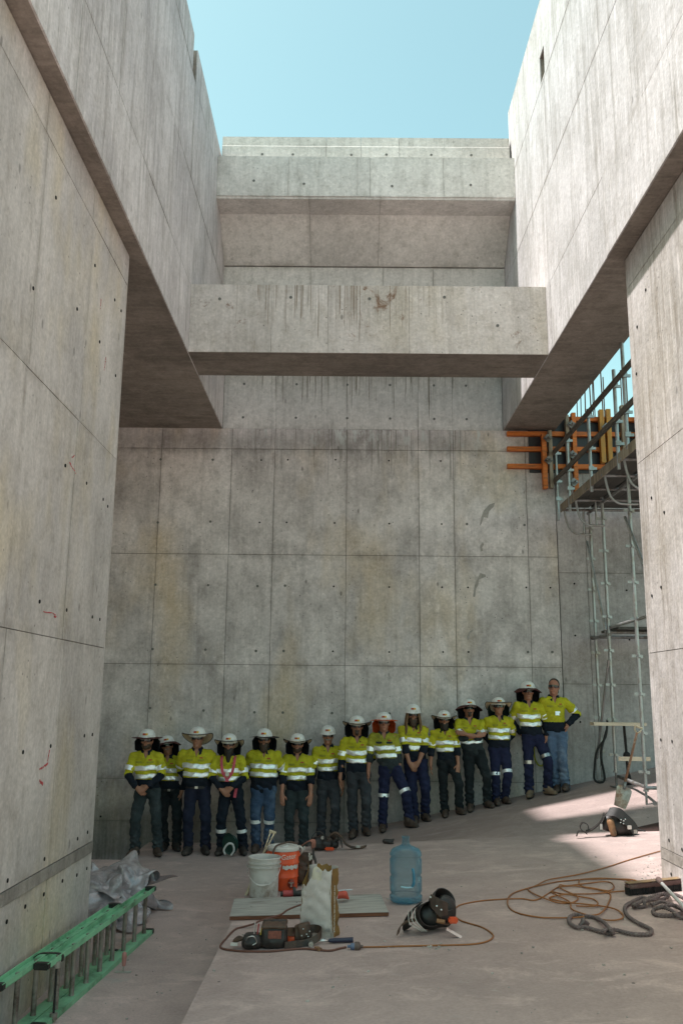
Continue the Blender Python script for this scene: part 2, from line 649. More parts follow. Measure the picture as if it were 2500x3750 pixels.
ZL = -.47
YB = 11.2      # back edge of the upper slab
YW = 14.45     # face of the back wall
m = MB()
m.box(-5.3, -.6, -4, 12.93, -1.0, ZL)
m.box(-2.98, -.6, 12.93, YW + .02, -1.0, ZL - .0005)
tag(m.build('floor_low', F_LOW), kind='structure')
# upper slab: prism with cross fall
nx = [-.88, 9.0]
v = []
for x in nx:
    for y in (-4.0, YB):
        v += [(x, y, -1.0), (x, y, slab_z(x))]
m = MB().raw(v, [(0, 1, 3, 2), (4, 6, 7, 5), (0, 4, 5, 1), (2, 3, 7, 6), (1, 5, 7, 3)])
tag(m.build('floor_slab', F_SLAB), kind='structure')
# ramp behind it, twisting up to the right
xs = [-.75 + i * .15 for i in range(66)]
ys = [YB - .02, YB + .3, YB + .7, YB + 1.1, YB + 1.6, 13.2, 13.8, YW + .02]
v = []
for x in xs:
    for y in ys:
        t = min(1, max(0, (y - YB) / 1.5))
        t = t * t * (3 - 2 * t)
        zr = -.31 + .21 * x
        zs = slab_z(x) - .003
        z = zr if zr < zs else zs + (zr - zs) * t
        v.append((x, y, max(z, -.475)))
n = len(ys)
f = []
for i in range(len(xs) - 1):
    for j in range(n - 1):
        f.append((i * n + j, (i + 1) * n + j, (i + 1) * n + j + 1, i * n + j + 1))
tag(mesh_obj('floor_ramp', v, f, F_RAMP), kind='structure')

# ---- back wall, lower lift
bw = thing('concrete_wall', 'tall grey formed concrete back wall the crew leans on', 'wall', (0, YW, -1))
XJ = [-5.4, -4.3, -3.1, -1.915, -1.19, .02, 1.225, 1.81, 3.017, 3.5]
bw.matrix_basis = Matrix.Identity(4)
MB().box(-5.4, 3.496, YW + .014, YW + .9, -1.0, 6.19).build('wall_core', C_CORE, bw)
rows = [(-1.0, -.16, XJ, None), (-.16, .47, XJ, None), (.47, 2.245, XJ, None), (2.245, 4.036, XJ, None), (4.036, 5.836, XJ, None), (5.836, 6.2, XJ, None)]
panels(bw, 'y', YW, -1, rows, C_BACK, gap=.008)
dark_holes = [(-1.417, 5.644), (-.971, 5.654), (-.17, 5.661), (.727, 5.654), (1.597, 5.655), (-1.416, 4.574), (-.968, 4.578), (-.173, 4.576), (.732, 4.573), (1.599, 4.574),
              (-.176, 3.52), (.73, 3.517), (1.59, 3.522), (2.013, 3.523), (2.964, 3.531), (3.358, 3.532), (-.178, 2.47), (.728, 2.468), (1.592, 2.476), (2.002, 2.48),
              (-3.75, -.1), (-3.3, .42)]
plugs = [(-3.11, 5.641), (-2.233, 5.643), (-3.102, 4.559), (-2.232, 4.581), (2.018, 4.578), (2.969, 4.57), (-3.088, 3.522), (-2.227, 3.521), (-1.42, 3.514), (-.97, 3.524),
         (-3.079, 2.479), (-2.227, 2.478), (-1.415, 2.464), (-.969, 2.468), (2.957, 2.488), (3.348, 2.492), (-3.07, 1.55), (-2.22, 1.52), (-1.41, 1.5), (-.96, 1.5), (-.18, 1.5), (.73, 1.5)]
for (x, z) in dark_holes:
    hole(bw, (x, YW - .0035, z), (0, -1, 0))
for (x, z) in plugs:
    hole(bw, (x, YW - .0035, z), (0, -1, 0), _plug_me)

# trowelled repair patches on the face, each with its own ragged outline
PATCH = concrete('concrete_patch', (.38, .355, .33), (.31, .29, .27), 'x', streak=.1, pits=.2, seed=41.0)
for ring_ in ([(1812, 1840), (1790, 1848), (1770, 1870), (1762, 1892), (1755, 1925), (1762, 1918), (1770, 1893), (1785, 1896), (1790, 1872), (1806, 1856)],
              [(1766, 1986), (1757, 1998), (1758, 2020), (1768, 2018), (1764, 2005), (1771, 1993)],
              [(1757, 2098), (1748, 2118), (1737, 2140), (1731, 2185), (1738, 2186), (1742, 2158), (1750, 2140), (1753, 2122), (1778, 2112), (1776, 2104)],
              [(1733, 2304), (1718, 2312), (1709, 2330), (1711, 2345), (1718, 2338), (1720, 2320), (1730, 2312)]):
    pts = [at_y(u, v, YW - .0045) for u, v in ring_]
    k = len(pts)
    o = MB().raw(pts + [p + Vector((0, .006, 0)) for p in pts], [tuple(range(k)), tuple(range(2 * k - 1, k - 1, -1))] + [(i, i + k, (i + 1) % k + k, (i + 1) % k) for i in range(k)]).build('repair_patch', PATCH, bw)
    bm = bmesh.new()
    bm.from_mesh(o.data)
    bmesh.ops.recalc_face_normals(bm, faces=bm.faces)
    bm.to_mesh(o.data)
    bm.free()

# next pour to the right of the construction joint
bw2 = thing('concrete_wall', 'darker concrete wall section behind the scaffold, right of the construction joint', 'wall', (0, 0, 0))
XR = [3.506, 3.972, 5.17, 6.37, 7.57, 9.0]
MB().box(3.51, 9.0, YW + .024, YW + .9, -1.0, 5.62).build('wall_core', C_CORE, bw2)
panels(bw2, 'y', YW + .006, -1, [(-1.0, .2, XR, None), (.2, 1.99, XR, None), (1.99, 3.78, XR, None), (3.78, 5.62, XR, None)], C_BACKR)
for (x, z) in [(3.751, 3.601), (3.73, 2.759), (3.75, 1.4), (4.6, 3.5), (4.6, 2.7)]:
    hole(bw2, (x, YW + .002, z), (0, -1, 0))

# ---- upper back wall with corbel between the two side walls
XL, XRI = -2.09, 2.66
ub = thing('concrete_wall', 'pale upper end wall with projecting corbel block and parapet under the sky', 'wall', (0, 0, 0))
MB().box(XL - .3, XRI + .3, YW + .05, YW + .9, 6.19, 9.3).build('wall_core', C_CORE, ub)


def xprism(prof, x0, x1, name, mat, parent, bevel=0.0):
    k = len(prof)
    v = [(x0, y, z) for y, z in prof] + [(x1, y, z) for y, z in prof]
    f = [tuple(range(k))[::-1], tuple(range(k, 2 * k))] + [(i, (i + 1) % k, (i + 1) % k + k, i + k) for i in range(k)]
    mb = MB().raw(v, f)
    o = mb.build(name, mat, parent, bevel=bevel, seg=1)
    bm = bmesh.new()
    bm.from_mesh(o.data)
    bmesh.ops.recalc_face_normals(bm, faces=bm.faces)
    bm.to_mesh(o.data)
    bm.free()
    return o


def xpieces(prof, joints, name, mat, gap=.004, bevel=0.0):
    for a, b in zip(joints[:-1], joints[1:]):
        xprism([(y + random.uniform(-.001, .001), z) for y, z in prof], a + gap / 2, b - gap / 2, name, mat, ub, bevel)


xpieces([(YW + .02, 6.203), (YW + .02, 7.55), (YW + .07, 7.55), (YW + .07, 6.203)], [XL, -1.19, .02, 1.225, 1.81, XRI], 'panel', C_UPB)
xpieces([(13.9, 7.55), (13.9, 8.885), (14.9, 8.885), (14.9, 7.55)], [XL, -.62, .6, 1.45, XRI], 'panel', C_UPB)
xpieces([(13.885, 8.905), (13.25, 9.49), (12.80, 9.50), (12.79, 9.53), (12.79, 10.24), (13.4, 10.24), (14.9, 10.24), (14.9, 8.905)], [XL, -.62, .52, XRI], 'haunch', C_UPB)
xpieces([(12.775, 9.535), (12.775, 10.235), (12.80, 10.235), (12.80, 9.535)], [XL, -.95, .15, .35, 1.52, XRI], 'panel', C_UPB)
xpieces([(12.97, 10.24), (12.97, 10.55), (13.0, 10.575), (13.0, 10.74), (13.5, 10.74), (13.5, 10.24)], [XL + .03, -.36, .21, .83, XRI - .03], 'parapet', C_UPB)
for x, z, yy in [(-1.4, 10.4, 12.97), (-.9, 10.4, 12.97), (.05, 10.4, 12.97), (.62, 10.41, 12.97), (1.35, 10.41, 12.97), (2.0, 10.41, 12.97)] + [(x, 7.85, 13.9) for x in (-1.45, -1.1, -.66, .18, .42, 1.0, 1.6, 2.2)] + [(x, z, YW + .02) for x in (-1.75, -.85, .02, .75, 1.5, 2.05) for z in (6.4, 7.0)] + [(-1.5, 9.8, 12.775), (-.7, 9.75, 12.775), (.7, 9.72, 12.775), (1.95, 9.75, 12.775)]:
    hole(ub, (x, yy - .0035, z), (0, -1, 0), _plug_me)

# ---- cross beam
cb = thing('concrete_beam', 'concrete cross beam with rust scrapes spanning between the side walls', 'beam', (0, 0, 0))
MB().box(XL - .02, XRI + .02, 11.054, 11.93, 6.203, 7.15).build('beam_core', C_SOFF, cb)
for a, b in zip([XL, -1.0, -.25, .83, XRI], [-1.0, -.25, .83, XRI, 9][:4]):
    MB().box(a + .002, b - .002, 11.04 + random.uniform(0, .001), 11.06, 6.20, 7.16).build('panel', C_BEAM, cb)
MB().box(XL - .01, XRI + .01, 11.06, 11.93, 7.145, 7.16).build('top_face', C_BEAM, cb)
for x, z in [(-1.7, 6.95), (-.75, 6.98), (.3, 6.97), (1.3, 7.0), (2.0, 6.6)]:
    hole(cb, (x, 11.0365, z), (0, -1, 0), _plug_me)

# ---- side walls, lower lift
ZJ = [-.75, .365, .46, 2.18, 4.015, 5.86, 6.19]


def side_wall(label, xf, out, yend, mat, bandmat, offs, zt=6.19):
    w = thing('concrete_wall', label, 'wall', (0, 0, 0))
    th = .75
    x0, x1 = (xf - th, xf - .014) if out > 0 else (xf + .014, xf + th)
    MB().box(x0, x1, 3.4, yend - .014, -1.0, zt).build('wall_core', C_CORE, w)
    MB().box(x0, x1 + (.012 if out > 0 else 0), yend - .018, yend, -1.0, zt).build('end_face', mat, w) if out > 0 else \
        MB().box(x0 - .012, x1, yend - .018, yend, -1.0, zt).build('end_face', mat, w)
    for i in range(len(ZJ) - 1):
        isb = (i == 1)
        yj = [3.4, 4.6, 5.9 + offs[i % 2], 7.15 + offs[i % 2], yend - .02]
        panels(w, 'x', xf + (out * .006 if isb else 0), out, [(ZJ[i], ZJ[i + 1], [3.4, 4.4, yend - .02] if isb else yj, bandmat if isb else None)], mat, gap=.007)
    return w


lw = side_wall('concrete wall with yellowish stains and red paint marks beside the green ladder', -2.25, 1, 8.45, C_LEFT, C_BAND, (.05, .0))
rw = side_wall('sunlit weathered concrete wall end behind the broom', 2.86, -1, 8.45, C_RIGHT, C_BAND, (.1, -.1))
for y, z in [(6.9, 3.55), (7.5, 3.55), (8.05, 3.53), (8.22, 3.5), (6.55, 2.42), (7.2, 2.42), (7.95, 2.43), (8.2, 2.43), (6.45, 1.35), (7.05, 1.36), (7.95, 1.4), (8.2, 1.4), (6.35, .52), (7.1, .53), (7.95, .55), (8.25, .56),
             (6.4, .25), (6.75, .27), (7.15, .27), (7.6, .28), (8.0, .25), (8.3, .25), (6.9, 4.9), (7.6, 4.9), (8.2, 4.8), (6.2, 5.5), (7.3, 5.5), (8.0, 5.5), (8.25, 5.5), (5.9, 4.6)]:
    hole(lw, (-2.2460, y, z), (1, 0, 0))
for y, z in [(8.2, 5.35), (7.9, 5.6), (8.3, 4.9), (8.25, 2.7), (8.0, 2.75), (8.25, 1.4), (7.97, 1.4), (8.2, .55), (7.9, .52), (8.1, 3.6), (7.8, 3.4), (8.2, .27), (7.85, .28)]:
    hole(rw, (2.8560, y, z), (-1, 0, 0))
for (y, z, dy, dz, t) in [(7.0, 3.6, .2, -.05, .018), (7.05, 3.66, .06, .03, .02), (6.65, 2.36, .28, .0, .016), (6.9, 2.34, .05, .0, .02), (6.83, 1.2, .2, .04, .03), (6.85, 1.12, .08, -.03, .04), (7.0, 1.25, .03, .08, .02), (7.55, 5.2, .0, .1, .02), (7.8, 4.7, .03, .14, .018)]:
    mb = MB()
    for k in range(5):
        a = k / 5.0
        b = a + random.uniform(.1, .22)
        mb.bar((-2.2465, y + dy * a, z + dz * a + random.uniform(-.006, .006)), (-2.2465, y + dy * b, z + dz * b + random.uniform(-.006, .006)), t * .5 * random.uniform(.5, 1.2), .002, (1, 0, 0))
    mb.build('paint_mark', REDP, lw)

# ---- side walls, upper lift (overhanging)


def cut_groove(o, b):
    """chase a keyway out of a mesh: exact difference, applied"""
    cut = MB().box(*b).build('cutter')
    md = o.modifiers.new('keyway', 'BOOLEAN')
    md.object = cut
    md.operation = 'DIFFERENCE'
    md.solver = 'EXACT'
    dg = bpy.context.evaluated_depsgraph_get()
    me = bpy.data.meshes.new_from_object(o.evaluated_get(dg))
    o.modifiers.clear()
    o.data = me
    cm = cut.data
    bpy.data.objects.remove(cut)
    bpy.data.meshes.remove(cm)


def upper_wall(label, xf, out, ztop, mat, zj, yj0, groove, outer, drop=None):
    w = thing('concrete_wall', label, 'wall', (0, 0, 0))
    xa, xb = (outer, xf - .014) if out > 0 else (xf + .014, outer)
    if drop:
        # the top lift stops short of the end wall: a vertical corner stands above it
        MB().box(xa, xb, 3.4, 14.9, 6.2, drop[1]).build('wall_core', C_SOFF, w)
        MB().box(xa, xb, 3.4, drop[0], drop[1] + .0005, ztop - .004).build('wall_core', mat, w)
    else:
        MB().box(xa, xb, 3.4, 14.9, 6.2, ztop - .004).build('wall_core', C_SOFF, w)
    # thin arris strip that closes the soffit edge under the panels
    parts = []
    for i in range(len(zj) - 1):
        o_ = (i * 1.13) % 2.4
        js = [3.4] + [q for q in frange(3.6 + o_, 14.4, 2.4)][0:-1] + [14.44]
        us = [q for q in js if q <= 14.44]
        if drop and i == len(zj) - 2:
            panels(w, 'x', xf, out, [(zj[i], zj[i + 1], [q for q in us if q < drop[0] - .3] + [drop[0]], None), (zj[i], drop[1], [drop[0] + .004, 14.44], None)], mat, gap=.008)
        else:
            panels(w, 'x', xf, out, [(zj[i], zj[i + 1], us, None)], mat, gap=.008)
    for o in list(w.children):
        bb = [Vector(c) for c in o.bound_box]
        y0, y1 = min(c.y for c in bb), max(c.y for c in bb)
        z0, z1 = min(c.z for c in bb), max(c.z for c in bb)
        if y0 < groove[3] and y1 > groove[2] and z0 < groove[5] and z1 > groove[4]:
            cut_groove(o, groove)
    return w


MB_ = MB
ul = upper_wall('shaded overhanging upper concrete wall above the yellowish wall', XL, 1, 10.5, C_LUP, [6.197, 7.13, 8.52, 9.95, 10.5], 0, (XL - .12, XL + .2, 10.42, 10.72, 9.95, 10.7), -2.95)
ur = upper_wall('bright sunlit overhanging upper concrete wall', XRI, -1, 11.33, C_RUP, [6.197, 7.12, 8.6, 10.05, 11.33], 0, (XRI - .2, XRI + .1, 10.6, 10.86, 10.1, 10.52), 3.53, (13.16, 10.74))
# roof slab over the shaded bay; unseen side wall added to keep it dark
rs = thing('concrete_slab', 'dark concrete slab soffit above the shaded bay', 'slab', (0, 0, 0))
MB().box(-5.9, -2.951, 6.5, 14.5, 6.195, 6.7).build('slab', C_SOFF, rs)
lf = thing('concrete_wall', 'unseen concrete side wall added to keep light out of the bay', 'wall', (0, 0, 0))
MB().box(-5.8, -5.4, 6.5, 14.44, -1.0, 6.194).build('wall', C_LEFT, lf)

# ================================================================== scaffold, formwork, starter bars
GALV = plain('galvanised_tube', (.40, .40, .40), .42, .75, var=.18, scale=9, dirt=(.30, .26, .22), dirt_amt=.45, obj=False)
GALVD = plain('weathered_galvanised_steel', (.30, .30, .30), .55, .6, var=.25, scale=9, dirt=(.14, .11, .09), dirt_amt=.6, obj=False)
DECKM = plain('dark_scaffold_board', (.075, .068, .06), .85, var=.35, scale=3, obj=False, stretch=(6, 1, 6))
TIMB = plain('pale_timber', (.60, .50, .38), .75, var=.2, scale=4, obj=False, stretch=(1, 8, 8), dirt=(.4, .3, .2), dirt_amt=.3)
LVL = plain('orange_lvl_timber', (.62, .16, .022), .6, var=.25, scale=3, obj=False, stretch=(1.2, 9, 9), dirt=(.22, .07, .02), dirt_amt=.35)
RAILM = plain('weathered_rail_timber', (.13, .11, .09), .85, var=.35, scale=3, obj=False, stretch=(9, 1, 9))
YLVL = plain('yellow_timber', (.50, .24, .045), .65, var=.25, scale=3, obj=False, stretch=(9, 9, 1.2), dirt=(.3, .2, .08), dirt_amt=.35)
GTIM = plain('grey_weathered_timber', (.23, .18, .13), .85, var=.35, scale=3, obj=False, stretch=(9, 9, 1.0), dirt=(.4, .34, .27), dirt_amt=.5)
BPLY = plain('black_form_ply', (.022, .022, .028), .45, var=.3, scale=4, obj=False)
RUST = plain('rusty_rebar', (.14, .055, .028), .85, var=.35, scale=20, obj=False)

sca = thing('scaffold', 'galvanised tube scaffold with board deck and handrails beside the wall end', 'scaffold', (3.95, 12.5, .5))
sca.matrix_basis = Matrix.Identity(4)


def cone_list(pts, r, name, mat, parent, n=10):
    return MB().tube(pts, r, n).build(name, mat, parent, smooth=True, auto=50)


STD = [(3.945, 13.35), (3.955, 12.10), (3.985, 14.20), (3.955, 10.4), (5.15, 13.35), (5.15, 12.1)]
for i, (x, y) in enumerate(STD):
    g0 = (-.31 + .21 * x) if y > 12.5 else (slab_z(x) + (-.31 + .21 * x)) / 2
    if y < 11.3:
        g0 = slab_z(x)
    cone_list([(x, y, g0 + .2), (x, y, 5.0 if i != 2 else 4.75)], .0242, 'standard', GALV, sca)
    cone_list([(x, y, g0), (x, y, g0 + .26)], .016, 'base_jack', GALVD, sca, 8)
    MB().box(x - .075, x + .075, y - .075, y + .075, g0 + .001, g0 + .012).build('base_plate', GALVD, sca)
    MB().box(x - .03, x + .03, y - .02, y + .02, g0 + .20, g0 + .225).build('jack_nut', GALVD, sca)
    z = g0 + .45
    while z < 4.6:
        m = MB()
        m.box(x - .085, x - .02, y - .012, y + .012, z - .018, z + .018)
        m.box(x + .02, x + .055, y - .035, y - .005, z - .03, z + .012)
        m.box(x - .012, x + .012, y - .06, y - .02, z - .02, z + .02)
        m.build('coupler', GALV, sca)
        z += .5
# ledgers, transoms and braces
cone_list([(3.985, 10.4, 2.84), (3.985, 13.55, 2.81)], .0242, 'ledger', GALV, sca)
cone_list([(3.9, 13.40, 2.74), (5.3, 13.40, 2.74)], .0242, 'transom', GALVD, sca)
cone_list([(3.9, 14.2, 2.72), (5.3, 14.2, 2.72)], .0242, 'transom', GALVD, sca)
cone_list([(3.95, 14.26, 2.70), (3.95, 13.3, 2.70)], .0242, 'ledger', GALVD, sca)
for k in range(4):
    MB().box(4.05 + k * .26, 4.05 + k * .26 + .23, 13.2, 14.1, 2.77, 2.81).build('deck_board', DECKM, sca)
cone_list([(3.91, 14.16, 4.25), (3.89, 13.30, 2.76)], .021, 'brace', GALV, sca)
cone_list([(3.91, 13.30, 2.33), (3.90, 14.14, .86)], .021, 'brace', GALV, sca)
cone_list([(3.90, 12.15, 4.25), (3.91, 11.0, 2.85)], .021, 'brace', GALV, sca)
cone_list([(3.99, 12.1, .62), (3.99, 13.4, .66)], .0242, 'ledger', GALVD, sca)
cone_list([(3.94, 12.06, .63), (5.2, 12.06, .63)], .0242, 'transom', GALVD, sca)
# hop-up deck
XS = 3.5
DZ = 4.80
for k in range(2):
    MB().box(XS + k * .228, XS + k * .228 + .222, 9.2, 14.12, DZ, DZ + .04).build('deck_board', DECKM, sca)
for k in range(5):
    MB().box(3.99 + k * .235, 3.99 + k * .235 + .228, 9.2, 14.12, DZ, DZ + .04).build('deck_board', DECKM, sca)
MB().box(XS - .012, XS - .001, 9.2, 14.12, DZ - .085, DZ + .045).build('toe_board', GTIM, sca)
cone_list([(3.955, 9.2, DZ - .08), (3.955, 14.2, DZ - .08)], .0242, 'ledger', GALVD, sca)
for y in (14.02, 13.3, 12.55, 11.75, 10.9, 10.1):
    cone_list([(XS - .02, y, DZ - .06), (5.2, y, DZ - .06)], .022, 'transom', GALVD, sca)
    if y != 12.55:
        cone_list(spline([(3.53, y, DZ - .07), (3.555, y, DZ - .22), (3.60, y, DZ - .36), (3.69, y, DZ - .44), (3.80, y, DZ - .455), (3.96, y, DZ - .455)], 5), .017, 'bracket_tube', GALV, sca)
        cone_list([(3.83, y, DZ - .06), (3.83, y, DZ - .45)], .013, 'bracket_strut', GALV, sca)
for y, z0, z1 in ((14.30, 4.62, 5.86), (13.54, 4.62, 5.85), (12.30, 4.64, 5.87), (11.03, 4.64, 5.99), (10.64, 4.8, 6.25), (9.6, 4.6, 5.9)):
    cone_list([(XS, y, z0), (XS, y, z1)], .0235, 'guard_post', GALV, sca)
    for z in (4.98, 5.28, 5.76):
        m = MB()
        m.box(XS + .02, XS + .085, y - .012, y + .012, z - .018, z + .018)
        m.box(XS - .035, XS + .035, y - .045, y - .018, z - .03, z + .03)
        m.build('coupler', GALV, sca)
for z in (5.28, 5.76):
    MB().box(XS - .065, XS - .03, 9.3, 14.40, z - .035, z + .035).build('guard_rail', RAILM, sca)
# plank laid across the lower standards, small toe plate
pl = tag(MB().box(3.58, 4.33, 13.05, 13.27, 1.385, 1.43).build('timber_plank', TIMB), 'pale timber plank laid level across the scaffold uprights', 'plank')
MB().box(3.9, 4.34, 13.0, 13.04, .905, .96, Matrix.Translation((0, 0, 0)) @ Matrix.Rotation(.0, 4, 'Y')).build('toe_plate', TIMB, sca)

# tie-up straps on the scaffold
hs = thing('hanging_rope', 'dark knotted rope hanging from the scaffold plank', 'rope', (0, 0, 0))
BLKR = plain('black_rope', (.02, .018, .017), .9, bump=.5, scale=60)
MB().tube(spline([(4.08, 13.3, 1.43), (4.09, 13.3, 1.2), (4.10, 13.31, 1.0), (4.10, 13.3, .8), (4.12, 13.3, .58)], 6), .02, 8).build('rope', BLKR, hs, smooth=True)
MB().lathe([(.001, -.06), (.04, -.045), (.055, 0), (.045, .04), (.001, .06)], 10, (4.10, 13.3, .96)).build('knot', BLKR, hs, smooth=True)
MB().lathe([(.018, .1), (.035, .0), (.045, -.05), (.02, -.06)], 8, (4.12, 13.3, .6)).build('frayed_end', BLKR, hs, smooth=True)
hz_ = thing('black_hose', 'black rubber hose looped at the foot of the scaffold by the wall', 'hose', (0, 0, 0))
MB().tube(spline([(4.02, 13.9, 1.45), (3.98, 13.9, 1.2), (3.84, 13.92, .98), (3.8, 13.95, .7), (3.8, 13.95, .56), (3.88, 13.93, .53), (3.94, 13.92, .6), (3.9, 13.9, .95), (4.0, 13.9, 1.3)], 8), .017, 8).build('hose', plain('black_rubber', (.012, .012, .012), .6), hz_, smooth=True)

# formwork on top of the next pour
fw = thing('wall_formwork', 'black ply wall formwork with orange timber walers behind the scaffold', 'formwork', (3.5, 14.4, 5.4))
fw.matrix_basis = Matrix.Identity(4)
for a, b in ((3.08, 4.28), (4.285, 5.48), (5.485, 6.6)):
    MB().box(a, b, 14.425, 14.442, 5.46, 6.44).build('ply_sheet', BPLY, fw)
for z, x0 in ((6.385, 3.74), (6.12, 2.71), (5.855, 2.705), (5.555, 2.70)):
    MB().box(x0, 6.6, 14.345, 14.424, z - .038, z + .038).build('waler', LVL, fw, bevel=.003, seg=1)
for x, z0, z1, mt, w in ((3.30, 5.15, 6.08, LVL, .075), (3.405, 5.16, 6.15, GTIM, .06), (3.70, 5.1, 6.42, GTIM, .055), (3.81, 5.1, 6.46, LVL, .07), (4.28, 5.6, 6.52, YLVL, .075), (4.395, 5.6, 6.53, YLVL, .075), (4.64, 5.6, 6.6, GTIM, .07), (4.9, 5.5, 6.5, LVL, .07), (5.3, 5.4, 6.5, LVL, .07)):
    MB().box(x - w / 2, x + w / 2, 14.24, 14.343, z0, z1).build('strongback', mt, fw, bevel=.003, seg=1)
for x, z in ((3.355, 6.0), (3.355, 5.62), (3.76, 6.24), (3.76, 5.72), (3.76, 5.25), (4.34, 6.2)):
    mm = Matrix.Translation((x, 14.215, z)) @ Matrix.Rotation(math.radians(45), 4, 'Y')
    m = MB().box(-.055, .055, -.008, .008, -.055, .055, mm)
    m.build('tie_plate', GALVD, fw)
    MB().tube([(x, 14.26, z), (x, 14.10, z)], .012, 6).build('tie_rod', GALVD, fw)
    MB().box(x - .05, x + .05, 14.15, 14.18, z - .018, z + .018).build('wing_nut', GALVD, fw)
random.seed(5)
for x, zt, r_ in ((4.02, 7.3, .009), (4.08, 7.2, .009), (4.16, 7.5, .011), (4.26, 7.4, .011), (4.31, 7.45, .009), (4.355, 7.4, .009), (4.48, 7.9, .011), (4.50, 7.3, .010), (4.69, 7.43, .012), (4.79, 7.43, .010), (4.93, 7.35, .010), (5.1, 7.4, .010)):
    o = MB().tube([(x, 14.8 + random.uniform(-.08, .1), 5.6), (x + random.uniform(-.03, .03), 14.8, zt)], r_, 6).build('rebar', RUST, smooth=True, auto=50)
    tag(o, 'vertical rusty starter bar standing against the sky above the formwork', 'rebar', 'starter bars above the formwork')

